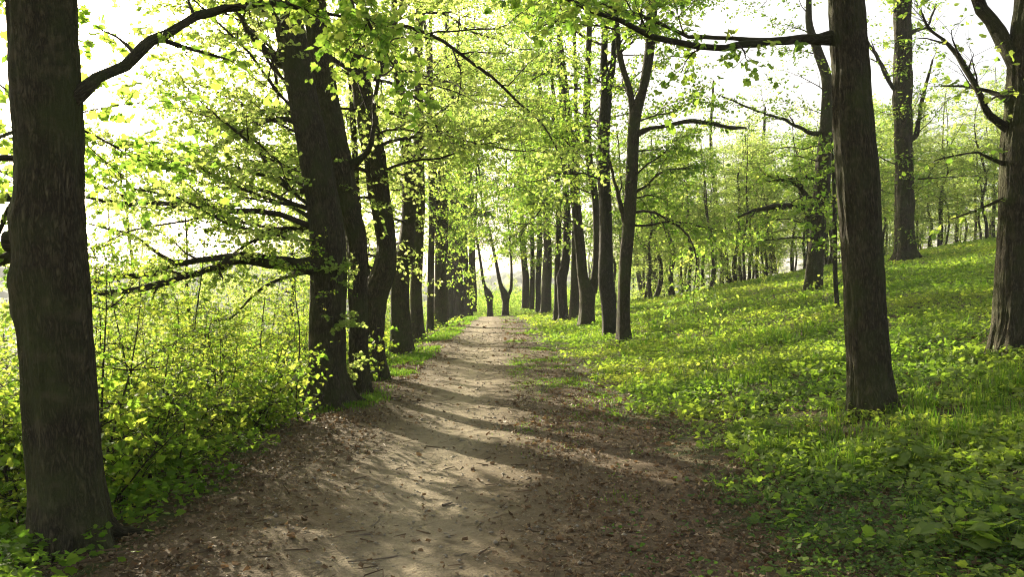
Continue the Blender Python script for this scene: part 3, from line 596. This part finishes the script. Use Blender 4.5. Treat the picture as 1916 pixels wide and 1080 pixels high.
s3 = stem_px([(548, 1520, 31), (480, 1526, 28), (425, 1530, 28), (350, 1538, 28), (300, 1541, 27), (230, 1547, 24), (150, 1547, 20), (100, 1532, 18), (50, 1515, 14), (0, 1513, 11)], Y, 16)
tree('linden_tree', 'dark bowed tree with leafy shoots, standing just behind the column-like trunk', [s3],
     [dict(z0=10.5, z1=15, n=5, L=4.0), dict(z0=3.5, z1=10, n=7, L=2.2, az=(-60, 90), up=.4, nch={2: 6, 1: 6})], SG, seed=33, segs=24, step=.14, lump=.045, flare=.2, tmpl=LEAF_KITE, leaf=.1, per=5,
     boughs=[dict(p=[(1525, 415, Y, 16), (1512, 400, Y, 13), (1500, 388, Y - .2, 11), (1470, 384, Y - .4, 10), (1440, 387, Y - .6, 8), (1410, 395, Y - .8, 6), (1380, 405, Y - 1, 4)], n=7, L=1.4),
             dict(p=[(1528, 395, Y, 15), (1517, 380, Y, 12), (1505, 358, Y - .1, 11), (1488, 345, Y - .2, 9), (1465, 338, Y - .4, 6), (1430, 325, Y - .6, 4)], n=7, L=1.6),
             dict(p=[(1530, 330, Y, 8), (1515, 332, Y, 6), (1480, 333, Y - .2, 4), (1440, 340, Y - .3, 3)], n=6, L=1.2),
             dict(p=[(1540, 250, Y, 9), (1512, 247, Y, 7), (1470, 225, Y - .2, 6), (1410, 205, Y - .4, 4), (1350, 180, Y - .5, 3)], n=8, L=1.5),
             dict(p=[(1535, 440, Y, 5), (1520, 445, Y - .3, 4), (1480, 446, Y - .6, 3), (1430, 450, Y - .8, 2)], n=7, L=1, lev=1)])
Y = Yb(1690, 492)
s5 = stem_px([(494, 1692, 42), (450, 1692, 37), (400, 1692, 35), (350, 1692, 32), (250, 1691, 33), (150, 1689, 31), (0, 1688, 27)], Y, 18)
tree('linden_tree', 'burly old trunk with leaf sprouts up its bark, highest on the slope', [s5],
     [dict(z0=14, z1=17, n=5, L=4.0, up=.6), dict(z0=3, z1=13, n=14, L=.8, up=.4, nch={2: 5, 1: 5}), dict(z0=5, z1=8, n=4, L=2.6, nch={2: 6, 1: 6})], SG, BARK, seed=34, segs=72, step=.1, lump=.085, ridge=.02, roots=3, flare=.35, tmpl=LEAF_KITE, leaf=.1, per=5,
     boughs=[dict(p=[(1690, 185, Y, 10), (1670, 162, Y, 9), (1655, 135, Y - .2, 8), (1640, 105, Y - .3, 7), (1622, 76, Y - .4, 6), (1605, 30, Y - .5, 5)], n=6, L=1.6),
             dict(p=[(1690, 70, Y, 8), (1715, 55, Y, 6), (1735, 48, Y, 4), (1750, 10, Y, 3)], n=5, L=1.3),
             dict(p=[(1700, 260, Y, 10), (1712, 255, Y, 9), (1722, 200, Y, 7), (1735, 150, Y, 5), (1745, 110, Y, 3)], n=6, L=1.6)])
Y = Yb(1566, 582)
s4 = stem_px([(583, 1567, 9), (520, 1563, 8), (430, 1562, 8), (380, 1561, 7), (330, 1560, 6), (260, 1556, 4)], Y, 5, .008)
tree('sapling', 'pole-thin sapling with a few low leaf sprays beside the column-like trunk', [s4],
     [dict(z0=1.9, z1=4.6, n=9, L=.9, up=.1)], None, BARK_GREY, seed=35, segs=12, step=.1, lump=.05, flare=.2, leaf=.08, per=5, nch={2: 5, 1: 4}, twig=.3)
far_px((1364, 530, 13), [(470, 1355, 11), (420, 1346, 10), (350, 1337, 8), (260, 1330, 6), (150, 1335, 4)], 15, 'leaning grey tree at the crest, its bare lower trunk clear of the others', SG, 36, bark=BARK_GREY, per=5, z0=6)
far_px((1447, 512, 16), [(470, 1444, 11), (425, 1439, 10), (345, 1429, 9), (280, 1428, 7), (200, 1432, 4)], 15, 'upright grey tree with a swollen foot at the crest, behind the bowed one', SG, 37, bark=BARK_GREY, per=5, z0=6)
far_px((1202, 553, 11), [(500, 1192, 9), (448, 1186, 8), (380, 1180, 6)], 13, 'pale birch-like leaning trunk beyond the smooth forked tree', SG, 38, bark=BARK_BIRCH, per=4, z0=6, n=7)
far_px((1225, 548, 13), [(500, 1224, 12), (480, 1218, 7), (440, 1212, 5)], 12, 'short many-stemmed tree beside the pale leaning trunk', SG, 39, forks=[[(500, 1226, 7), (470, 1232, 6), (430, 1240, 4)], [(505, 1225, 6), (460, 1226, 5), (420, 1225, 4)]], per=5, z0=5)

# ---------------------------------------------------------------- the wood beyond the crest: one kind of tree after another, copied
def proto_tree(seed, H, r, forks=0, low=0, L=3.0, bark=BARK, n=20, z0=.28, per=7, leaf=.125):
    rg = np.random.default_rng(seed); n_ = 7
    pts = np.array([[0.12 * H * .1 * rg.normal(), 0.1 * rg.normal(), H * i / n_] for i in range(n_ + 1)]); pts[0] = 0
    pts[:, 0] += rg.normal(0, .25) * (pts[:, 2] / H) ** 2 * 2
    rad = r * np.linspace(1, .15, n_ + 1)
    root = thing('woodland_tree', 'slender tree in the sunlit wood beyond the crest of the slope', 'tree', (0, 0, 0), 'slender trees in the wood beyond the crest')
    mb = MB(); q, rr2 = resample(pts, rad, .35); mb.tube(q, rr2, 10, 0, seed, .05, .25, 0)
    if forks:
        i = 3; d = nrm(np.array([rg.normal(), rg.normal(), 2.2])); fp = [pts[i]]
        for k in range(4): d = nrm(d + UP * .15 + rg.normal(0, .07, 3)); fp.append(fp[-1] + d * H * .13)
        fq, fr = resample(np.array(fp), rad[i] * .7 * np.linspace(1, .2, 5), .35); mb.tube(fq, fr, 8, 0, seed + 1, .05)
    mb.build('trunk', [bark], root)
    cr = Crown(seed + 900)
    for i, z in enumerate(np.linspace(H * z0, H * .97, n)):
        k = int(np.argmin(np.abs(q[:, 2] - z))); a = i * 2.4 + rg.uniform(-.4, .4)
        cr.bough(q[k], np.array([sin(a), cos(a), .75 + rg.uniform(-.6, .7)]), L * rg.uniform(.6, 1.2) * (1 - .45 * (z / H - z0)), .025, 2, {2: 6, 1: 6}, twig=.6)
    for i in range(low):
        k = int(rg.uniform(.1, z0) * len(q)); a = rg.uniform(0, 6.28); cr.bough(q[k], np.array([sin(a), cos(a), .2]), 1.4, .015, 2, {2: 5, 1: 4}, twig=.5)
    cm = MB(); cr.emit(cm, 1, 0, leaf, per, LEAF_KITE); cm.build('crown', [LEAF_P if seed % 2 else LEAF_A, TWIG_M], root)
    return root
protos = [proto_tree(401, 14, .12, 0, 2, 2.2), proto_tree(402, 15, .15, 1, 2, 2.2), proto_tree(403, 12, .09, 0, 3, 1.7), proto_tree(404, 16, .18, 1, 1, 2.5, BARK_GREY), proto_tree(405, 13, .10, 1, 3, 1.9)]
wg = np.random.default_rng(77)
spots = []
for px, py, w in [(1255, 538, 7), (1278, 543, 4), (1304, 540, 8), (1317, 538, 5), (1337, 533, 5), (1351, 528, 5), (1389, 524, 6), (1403, 518, 8), (1418, 516, 5), (1431, 511, 6),
                  (1483, 505, 7), (1548, 492, 10), (1739, 455, 12), (1757, 456, 8), (1767, 455, 6), (1798, 449, 11), (1821, 448, 5), (1833, 443, 6), (1860, 439, 9), (1719, 460, 5), (1656, 469, 7)]:
    Yq = min(hit(px, py + 2), 52) + wg.uniform(1, 5); spots.append(((px - 958) / F * Yq, Yq, w / 2 / F * Yq))
k = 0
while len(spots) < 165:
    Yq = 46 + 60 * wg.uniform() ** 1.3; X = wg.uniform(.11, .72) * Yq
    if all((X - a) ** 2 + (Yq - b) ** 2 > 1.6 ** 2 for a, b, _ in spots): spots.append((X, Yq, wg.uniform(.09, .24)))
first = {}
base_r = [.15, .19, .11, .22, .13]
for i, (X, Yq, r) in enumerate(spots):
    j = i % 5; z = float(gz(X, Yq)) - .1
    s = float(np.clip(r / base_r[j], .7, 1.15)); sz = wg.uniform(.52, .74) * (1 + .006 * max(0., Yq - 50))
    if j not in first: o = protos[j]; first[j] = 1; o.location = (X, Yq, z); o.rotation_euler = (0, 0, wg.uniform(0, 6.28)); o.scale = (s, s, sz)
    else: dup(protos[j], (X, Yq, z), wg.uniform(0, 6.28), (s, s, sz), tilt=(wg.normal(0, .03), wg.normal(0, .04)))

# trees far down the line of the avenue and on the valley side
vt = []
for X, Yq, s in [(8, 74, .8), (11, 84, .9), (-17, 72, .7), (-20, 62, .7), (-12, 104, .7), (-4.5, 118, .72), (3.5, 112, .7), (9, 98, .8), (0, 126, .6), (-9, 122, .8), (6.5, 120, .9), (-1.5, 106, .45), (-15, 116, .8), (11, 110, .9),
                 (-7.2, 19, .40), (-10.5, 24, .52), (-7, 27, .5), (-13.5, 30, .68), (-9.8, 31, .6), (-15, 24, .58), (-6.2, 34, .55), (-8.5, 36, .5), (-12, 45, .6), (-11, 28, .42), (-16, 52, .6), (-21, 60, .65), (-26, 48, .5), (-9, 22, .36), (-31, 66, .7)]:
    o = dup(protos[int(wg.integers(0, 5))], (X, Yq, float(gz(X, Yq)) - .1), wg.uniform(0, 6.28), s, 'light green young tree rising out of the valley beyond the rows')
    o['group'] = 'trees rising out of the valley'; o.name = 'valley_tree'

# ---------------------------------------------------------------- saplings and bushes of the valley side
def proto_bush(seed, H, stems, n, L, leaf, per, spread=.25, name='sapling', label='', group='', tmpl=LEAF_OVAL, twig=.3, z0=.28, leafm=None):
    rg = np.random.default_rng(seed)
    root = thing(name, label, 'shrub' if stems > 2 else 'sapling', (0, 0, 0), group)
    cr = Crown(seed + 7)
    for s_ in range(stems):
        h = H * rg.uniform(.7, 1.0); a = rg.uniform(0, 6.28); m = 7
        d = nrm(np.array([sin(a) * spread, cos(a) * spread, 1.0])); p = np.array([sin(a), cos(a), 0]) * .05 * stems; pts = [p - UP * .15]
        for i in range(m): d = nrm(d + rg.normal(0, .09, 3) + UP * .03); pts.append(pts[-1] + d * h / m)
        pts = np.array(pts); rad = (.006 + .0035 * H) * np.linspace(1, .2, m + 1)
        q, r = resample(pts, rad, .15); mb = MB(); mb.tube(q, r, 7, 0, seed, .08); mb.build('stem', [BARK], root)
        for i in range(n):
            t = rg.uniform(z0, 1.0); k = min(len(q) - 2, int(t * len(q))); a = i * 2.4 + rg.uniform(-.5, .5)
            cr.bough(q[k], np.array([sin(a), cos(a), .35 + rg.uniform(-.2, .3)]), L * rg.uniform(.6, 1.2) * (1.1 - .6 * t), .006, 1, {2: 4, 1: 8}, twig=twig)
    cm = MB(); cr.emit(cm, 1, 0, leaf, per, tmpl, segs=4, twr=.0025); cm.build('foliage', [leafm or LEAF_B, TWIG_M], root)
    return root
SL, SGp = 'thin-stemmed leafy sapling in the bright thicket below the path edge', 'saplings in the thicket on the valley side'
BL, BG = 'low spreading bush with small fresh leaves in the thicket below the path edge', 'bushes in the thicket on the valley side'
bp = [proto_bush(501, 3.4, 1, 15, .8, .048, 7, .08, 'sapling', SL, SGp), proto_bush(502, 2.6, 2, 11, .75, .048, 7, .15, 'sapling', SL, SGp), proto_bush(503, 4.2, 1, 18, .95, .049, 7, .08, 'sapling', SL, SGp),
      proto_bush(504, 1.5, 5, 6, .55, .043, 6, .5, 'bush', BL, BG), proto_bush(505, 1.1, 6, 5, .45, .056, 5, .6, 'bush', BL, BG, LEAF_MAPLE), proto_bush(506, 2.0, 4, 8, .65, .045, 6, .4, 'bush', BL, BG)]
bright = proto_bush(507, 3.2, 4, 14, 1.0, .10, 5, .35, 'bush', 'sunlit green bush closing the view beyond the end of the path', 'bushes beyond the path end', LEAF_KITE, .4, .1, LEAF_A)
bright.location = (-1.2, 66, float(gz(-1.2, 66)) - .1)
bgn = np.random.default_rng(91); used = set(); cnt = 0; bs = []
while cnt < 330:
    Yq = 4.2 * (38 / 4.2) ** bgn.uniform(); low = bgn.uniform() < .5
    X = -3.3 - .035 * max(0, Yq - 9) - (bgn.uniform() ** 1.2) * (.55 * Yq + 1.5)
    if X < -.68 * Yq - .5: continue
    if Yq < 6.2 and X > -3.9: continue
    if Yq < 6.2 and X > -.92 * Yq: continue
    if low and Yq < 11 and bgn.uniform() < .5: continue
    mind = .24 + .025 * Yq
    if any((X - a) ** 2 + (Yq - b) ** 2 < mind ** 2 for a, b in bs): continue
    j = int(bgn.choice([3, 4, 5])) if low or X > -3.8 else int(bgn.choice([0, 1, 2, 5]))
    s = bgn.uniform(.8, 1.3)
    # crowns must stay about level with the eye
    top = [3.4, 2.6, 4.2, 1.5, 1.1, 2.0][j] * s; z = float(gz(X, Yq))
    lim = CAM_Z + bgn.uniform(-.5, .6) + .02 * Yq - z
    if top > lim: s *= max(.45, lim / top)
    o = bp[j] if j not in used else None
    if o is not None: used.add(j); o.location = (X, Yq, z); o.rotation_euler = (0, 0, bgn.uniform(0, 6.28)); o.scale = (s,) * 3
    else: dup(bp[j], (X, Yq, z), bgn.uniform(0, 6.28), s)
    bs.append((X, Yq)); cnt += 1
for k_, (px, py, ptop, Yq) in enumerate([(258, 715, 470, 8.5), (338, 700, 520, 9.0), (352, 690, 395, 10.5), (400, 705, 560, 9.5), (565, 775, 480, 10.6), (480, 700, 480, 13)]):
    X = (px - 958) / F * Yq; z = float(gz(X, Yq)); h = (CAM_Z - (ptop - 540) / F * Yq) - z
    dup(bp[[0, 2][k_ % 2]], (X, Yq, z), k_ * 1.3, (.8, .8, h / [3.0, 3.7][k_ % 2]), 'tall thin dark-stemmed sapling rising out of the thicket by the stout leaning trunk')['group'] = 'tall saplings rising out of the thicket'
# bushes closing the far end of the path
for i in range(110):
    Yq = bgn.uniform(67, 98); X = bgn.uniform(-14, 10) * Yq / 80
    o = dup(bright, (X, Yq, float(gz(X, Yq)) - .1), bgn.uniform(0, 6.28), bgn.uniform(.6, 1.0) * (.8 + (Yq - 61) / 30), 'sunlit green bush closing the view beyond the end of the path')
    o['group'] = 'bushes beyond the path end'; o.name = 'bush'

for i in range(40):
    Yq = bgn.uniform(46, 90); X = bgn.uniform(.10, .7) * Yq
    o = dup(bp[[5, 2, 1, 0, 3][i % 5]], (X, Yq, float(gz(X, Yq)) - .1), bgn.uniform(0, 6.28), bgn.uniform(.8, 1.5), 'leafy bush growing between the thin trunks beyond the crest')
    o['group'] = 'bushes between the trunks beyond the crest'; o.name = 'bush'

# ---------------------------------------------------------------- ground cover, grass, dead leaves, twigs
def scatter(n, y0, y1, xlo, xhi, rg):
    y = y0 * (y1 / y0) ** rg.uniform(0, 1, n); lo = xlo(y); hi = xhi(y)
    return lo + (hi - lo) * rg.uniform(0, 1, n), y
gg = np.random.default_rng(5)
def cover(name, label, n, y0, y1, xlo, xhi, dens, hgt, leaf, m, per=4, neart=LEAF_MAPLE):
    x, y = scatter(n, y0, y1, xlo, xhi, gg); k = gg.uniform(0, 1, n) < dens(x, y); x, y = x[k], y[k]; n = len(x)
    z = gz(x, y); far = 1 + np.clip(y - 8, 0, 60) / 22
    h = hgt * gg.uniform(.25, 1.3, n) * (0.6 + .8 * vnoise(x / .8, y / .8, 41))
    a = gg.uniform(0, 6.28, (n, 1)) + np.arange(per)[None, :] * (6.28 / per) + gg.normal(0, .4, (n, per))
    ld = np.stack([np.sin(a), np.cos(a), gg.uniform(-.35, .35, (n, per))], -1)
    pos = np.stack([x, y, z + h], -1)[:, None, :] + ld * (leaf * far * gg.uniform(.1, .9, n))[:, None, None] + gg.normal(0, .018, (n, per, 3))
    ln = nrm(UP + gg.normal(0, .5, (n, per, 3)))
    sz = leaf * gg.uniform(.45, 1.35, (n, 1)) * far[:, None] * gg.uniform(.7, 1.15, (n, per))
    tint = np.clip(.75 * vnoise(x / 1.9, y / 1.9, 43)[:, None] - .1 + .3 * (vnoise(x / .4, y / .4, 44)[:, None] - .45) + gg.normal(0, .11, (n, per)), 0, 1)
    mb = MB(); near = np.repeat(y < 13, per)
    for sel, tm in ((near, neart), (~near, LEAF_KITE)):
        mb.leaves(pos.reshape(-1, 3)[sel], ld.reshape(-1, 3)[sel], ln.reshape(-1, 3)[sel], sz.ravel()[sel], tm, 0, tint.ravel()[sel], gg)
    o = mb.build(name, [m]); tag(o, label, name.replace('_', ' '), kind='stuff'); return o
def dens_slope(x, y):
    e = sstep(0.0, 1.3, x - path_r(y) + .35 * (vnoise(x / .6, y / .6, 51) - .3))
    p = 1.5 * (.65 * vnoise(x / 1.1, y / 1.1, 52) + .5 * vnoise(x / .35, y / .35, 53)) - .38
    p = p * 1.15 + .42 * sstep(9, 16, y)
    return np.clip(e * p, 0, 1) * np.clip(.34 + .10 * (y - 3.5), .34, 1)
cover('ground_cover', 'low maple seedlings and broad leaves carpeting the slope', 92000, 2.6, 56, lambda y: path_r(y) - .5, lambda y: .72 * y + 2, dens_slope, .095, .052, LEAF_G)
def dens_small(x, y):
    e = sstep(-.3, .9, x - path_r(y) + .5 * (vnoise(x / .7, y / .7, 55) - .4))
    return np.clip(e * (2.2 * vnoise(x / 1.5, y / 1.5, 56) - .85), .05 * (vnoise(x / .5, y / .7, 57) > .5), 1)
SMALL_G = leaf_mat('small_weed_leaf', [(0, (.050, .095, .026)), (.6, (.085, .135, .034)), (1, (.13, .16, .05))], [(0, (.13, .28, .03)), (1, (.30, .42, .05))], 0.42)
cover('weeds', 'small dark-leaved weeds in patches between the seedlings on the slope', 44000, 2.8, 40, lambda y: path_r(y) - .8, lambda y: .72 * y + 2, dens_small, .07, .030, SMALL_G, 6, LEAF_OVAL)
def dens_verge(x, y):
    return np.clip(sstep(-2.2, -3.0, x + .5 * (vnoise(x / .5, y / .5, 61) - .5)) * (.3 + .9 * vnoise(x / .9, y / .9, 62)), 0, 1)
cover('verge_plants', 'bright low plants along the valley edge of the path', 9000, 3.6, 50, lambda y: -3.4 - .35 * y, lambda y: -2.2 + 0 * y, dens_verge, .16, .055, LEAF_B)

def grass(name, label, cx, cy, nb, h, spread):
    n = len(cx); x = np.repeat(cx, nb) + gg.normal(0, 1, n * nb) * np.repeat(spread, nb); y = np.repeat(cy, nb) + gg.normal(0, 1, n * nb) * np.repeat(spread, nb)
    z = gz(x, y); N_ = n * nb; H = np.repeat(h, nb) * gg.uniform(.5, 1.25, N_); a = gg.uniform(0, 6.28, N_)
    lean = gg.uniform(.1, .9, N_); dx, dy = np.sin(a) * lean, np.cos(a) * lean; w = .0028 * (1 + np.clip(y - 5, 0, 40) / 7)
    sx, sy = np.cos(a) * w, -np.sin(a) * w
    V = np.stack([np.stack([x - sx, y - sy, z - .01], -1), np.stack([x + sx, y + sy, z - .01], -1),
                  np.stack([x + dx * H * .35 + sx * .8, y + dy * H * .35 + sy * .8, z + H * .65], -1), np.stack([x + dx * H * .35 - sx * .8, y + dy * H * .35 - sy * .8, z + H * .65], -1),
                  np.stack([x + dx * H, y + dy * H, z + H * (1 - .25 * lean)], -1)], 1)
    L = (np.arange(N_)[:, None] * 5 + np.array([0, 1, 2, 3, 3, 2, 4])[None, :]).ravel()
    mb = MB(); mb.add(V.reshape(-1, 3), L, np.tile([4, 3], N_), 0, None, np.repeat(gg.uniform(0, 1, N_), 2), smooth=False)
    o = mb.build(name, [GRASS_M]); tag(o, label, 'grass', kind='stuff'); return o
gx, gy = scatter(5200, 4.2, 50, lambda y: path_r(y) + .1, lambda y: .7 * y + 1, gg)
k = gg.uniform(0, 1, len(gx)) < sstep(.1, 1.3, gx - path_r(gy)) * np.clip(2.2 * (vnoise(gx / 1.4, gy / 1.4, 71) - .42), 0.02, 1) * np.clip((gy - 4) / 6, .10, 1); gx, gy = gx[k], gy[k]
vx, vy = scatter(2000, 11.5, 55, lambda y: -2.85 + 0 * y, lambda y: -1.9 - .004 * y, gg); k = gg.uniform(0, 1, 2000) < np.clip(3 * (vnoise(vx / .8, vy / 1.1, 75) - .38), .03, 1); vx, vy = vx[k], vy[k]
mx_, my_ = scatter(2600, 6, 52, lambda y: path_c(y) + .8, lambda y: path_r(y) + .1, gg); k = gg.uniform(0, 1, 2600) < np.clip(2.5 * (vnoise(mx_ / .8, my_ / 1.6, 72) - .42), .02, 1) * np.clip((my_ - 6) / 10, .12, 1); mx_, my_ = mx_[k], my_[k]
ax = np.concatenate([gx, vx, mx_]); ay = np.concatenate([gy, vy, my_])
ah = np.concatenate([gg.uniform(.06, .24, len(gx)), gg.uniform(.04, .10, len(vx)), gg.uniform(.015, .045, len(mx_))]); asd = np.concatenate([gg.uniform(.04, .10, len(gx)), gg.uniform(.05, .12, len(vx)), gg.uniform(.05, .14, len(mx_))])
grass('grass', 'fresh grass tufts on the slope and along the path verges', ax, ay, 26, ah, asd)

def litter(n, y0, y1, xlo, xhi, dens, size):
    x, y = scatter(n, y0, y1, xlo, xhi, gg); k = gg.uniform(0, 1, n) < dens(x, y); x, y = x[k], y[k]; n = len(x)
    on = (x > path_l(y)) & (x < path_r(y)); z = gz(x, y) + np.where(on, .018, 0) + gg.uniform(.003, .02, n); a = gg.uniform(0, 6.28, n)
    d = np.stack([np.sin(a), np.cos(a), gg.normal(0, .25, n)], -1); nn = nrm(UP + gg.normal(0, .65, (n, 3)))
    return np.stack([x, y, z], -1), d, nn, size * np.clip(np.exp(gg.normal(-.25, .42, n)), .3, 1.9) * (1 + np.clip(y - 7, 0, 50) / 22)
def dens_lit(x, y):
    u = x - path_c(y); right = sstep(.5, 1.3, u) ; left = sstep(-.35, -1.5, u)
    b = np.maximum(right * (1 - .7 * sstep(9, 17, y)), left * .85 * (1 - .4 * sstep(12, 22, y))) * (.35 + .9 * vnoise(x / .5, y / .5, 81)); on = sstep(1.8, .6, np.abs(u)) * .05
    return np.clip(b + on, 0, 1) * np.where(x > path_r(y) + 1.2, .55, 1)
mb = MB()
a_ = litter(130000, 2.8, 45, lambda y: -4.2 - .08 * y, lambda y: path_r(y) + 2.6 + .22 * y, dens_lit, .034)
mb.leaves(*a_, LEAF_DRY, 0, np.clip(gg.normal(.5, .25, len(a_[0])), 0, 1), gg)
# bits of twig among the dead leaves
x, y = scatter(9000, 2.8, 30, lambda y: -3.0 + 0 * y, lambda y: path_r(y) + .6, gg); k = gg.uniform(0, 1, len(x)) < np.clip(.15 + dens_lit(x, y), 0, 1); x, y = x[k], y[k]; n = len(x)
ang = gg.uniform(0, 6.28, n); d = np.stack([np.sin(ang), np.cos(ang), gg.normal(0, .08, n)], -1); ln_ = gg.uniform(.03, .13, n) * (1 + y / 30)
TW = (np.array([(-.03, 0, 0), (.03, 0, 0), (.022, 1, .02), (-.022, 1, .02), (0, 0, .06), (0, 1, .05)], float), [[0, 4, 5, 3], [1, 2, 5, 4]])
mb.leaves(np.stack([x, y, gz(x, y) + .016], -1), d, np.tile(UP, (n, 1)), ln_, TW, 0, np.clip(gg.normal(.25, .2, n), 0, 1), gg)
lit = mb.build('leaf_litter', [LITTER_M]); tag(lit, 'brown dead leaves and twig bits along both sides of the path', 'leaf litter', kind='stuff')

# pebbles on the worn line
x, y = scatter(3600, 3.0, 32, lambda y: path_c(y) - 1.3, lambda y: path_c(y) + 1.5, gg); n = len(x); sz = np.clip(np.exp(gg.normal(-5.1, .45, n)), .003, .018) * (1 + y / 20)
oc = np.array([(1, 0, 0), (-1, 0, 0), (0, 1, 0), (0, -1, 0), (0, 0, .7), (0, 0, -.5)], float); of = np.array([[0, 2, 4], [2, 1, 4], [1, 3, 4], [3, 0, 4], [2, 0, 5], [1, 2, 5], [3, 1, 5], [0, 3, 5]])
V = np.stack([x, y, gz(x, y) + .020], -1)[:, None, :] + oc[None] * sz[:, None, None] * gg.uniform(.6, 1.5, (n, 6, 1))
mb = MB(); mb.add(V.reshape(-1, 3), (np.arange(n)[:, None, None] * 6 + of[None]).ravel(), np.full(n * 8, 3), 0)
tag(mb.build('gravel', flat_mat('pebble', (.10, .085, .06), (.30, .26, .19), 9)), 'small pebbles pressed into the worn earth of the path', kind='stuff')

# single sticks lying on the path
def stick(label, p0, p1, w, bend=.03, fork=None):
    a = np.array(p0, float); b = np.array(p1, float); Ya, Yb_ = hit(*a), hit(*b); A = P(*a, Ya); B = P(*b, Yb_); m = (A + B) / 2
    m += np.array([bend, bend * .5, 0]); rg = np.random.default_rng(int(p0[0])); pts = []
    for t in np.linspace(0, 1, 7):
        q = (1 - t) ** 2 * A + 2 * t * (1 - t) * m + t * t * B + rg.normal(0, .006, 3); q[2] = float(gz(q[0], q[1])) + .013 + w * .30; pts.append(q)
    pts = np.array(pts); root_c = pts[3].copy(); mb = MB(); q, r = resample(pts, w * .36 * np.linspace(1, .55, 7), .03); mb.tube(q, r, 8, 0, int(p0[0]), .12)
    if fork is not None:
        f = [q[len(q) // 2] + np.array([fork[0], fork[1], .0]) * t for t in (0, .5, 1)]; fq, fr = resample(np.array(f), w * .3 * np.array([1, .7, .4]), .03); mb.tube(fq, fr, 6, 0, 3, .1)
    o = mb.build('fallen_stick', [STICK_M], None, root_c); o.location = root_c
    return tag(o, label, 'stick', 'sticks fallen on the path')
stick('short thick dark stick on the sunlit middle of the path', (829, 952), (846, 946), .030, 0)
stick('pale curved twig standing out on the trodden earth', (697, 990), (712, 968), .016, .03)
stick('long thin stick lying across the near path', (652, 1059), (790, 1040), .014, .05, (.12, .10))
stick('forked stick on the dead leaves at the valley edge', (632, 1012), (698, 1004), .018, .02, (.1, .08))
stick('bent brown stick among leaves near the thick dark trunk', (560, 1006), (598, 1000), .014, .03)
stick('straight twig beside the grassy middle of the path', (770, 1010), (830, 1000), .010, .02)
stick('short dark stick by the curved pale twig', (634, 985), (656, 975), .018, .01)
stick('thin stick lying in the shade of the leaning trunk', (645, 866), (722, 868), .016, .03, (-.1, .1))
stick('twig at the near bottom edge of the path', (850, 1046), (876, 1042), .012, .01)

# broad-leaved plants standing out of the ground cover
def herb(label, px, py, n, leaf, h, seed, tmpl=LEAF_OVAL):
    Y = hit(px, py); X = (px - 958) / F * Y; z = float(gz(X, Y)); rg = np.random.default_rng(seed)
    root = thing('herb', label, 'plant', (X, Y, z), None); mb = MB(); pos, ds, nn = [], [], []
    for i in range(n):
        a = i * 2.4 + rg.uniform(-.3, .3); hh = h * rg.uniform(.55, 1.1); o = np.array([sin(a), cos(a), 0]); tip = o * leaf * rg.uniform(.3, .8) + UP * hh
        pts = np.array([[0, 0, -.03], tip * .5 + UP * .02, tip]); q, r = resample(pts, np.array([.004, .003, .002]), .03); mb.tube(q, r, 5, 1, i, .02)
        pos.append(tip); ds.append(o + UP * rg.uniform(-.5, .1)); nn.append(UP + rg.normal(0, .2, 3) + o * .2)
    b = MB(); b.leaves(np.array(pos), np.array(ds), np.array(nn), leaf * rg.uniform(.7, 1.1, n), tmpl, 0, rg.uniform(.0, .4, n), rg); b.build('leaf_cluster', [LEAF_G], root)
    m2 = MB(); m2 = mb; m2.mat = [np.zeros_like(x) for x in mb.mat]; m2.build('stalk', [LEAF_G], root)
herb('dark green broad-leaved plant among seedlings below the column-like trunk', 1700, 885, 24, .13, .20, 1)
herb('big-leaved maple seedling at the bottom corner of the slope', 1790, 1045, 7, .15, .17, 2, LEAF_MAPLE)
herb('seedling with one large folded pale leaf, nearer the litter', 1712, 985, 7, .11, .15, 3)
herb('leafy seedling overhanging the bottom edge of the frame by the maple one', 1895, 1045, 6, .14, .18, 4, LEAF_MAPLE)

# ---------------------------------------------------------------- air
hz = bpy.data.meshes.new('haze'); zb, zt = -24.0, 34.0; e = 1000.0
hv = [(-e, -e, zb), (e, -e, zb), (e, e, zb), (-e, e, zb), (-e, -e, zt), (e, -e, zt), (e, e, zt), (-e, e, zt)]
hz.from_pydata(hv, [], [(3, 2, 1, 0), (4, 5, 6, 7), (0, 1, 5, 4), (1, 2, 6, 5), (2, 3, 7, 6), (3, 0, 4, 7)])
HZ = True
if HZ:
    ho = bpy.data.objects.new('haze', hz); COL.objects.link(ho); tag(ho, 'pale morning haze over the valley', 'haze', kind='stuff')
    m, nt, out = mat('haze_air'); pv = N(nt, 'ShaderNodeVolumePrincipled'); pv.inputs['Color'].default_value = (.93, .96, 1.0, 1); pv.inputs['Density'].default_value = 0.0005; pv.inputs['Anisotropy'].default_value = 0.0
    nt.links.new(pv.outputs[0], out.inputs['Volume']); hz.materials.append(m)
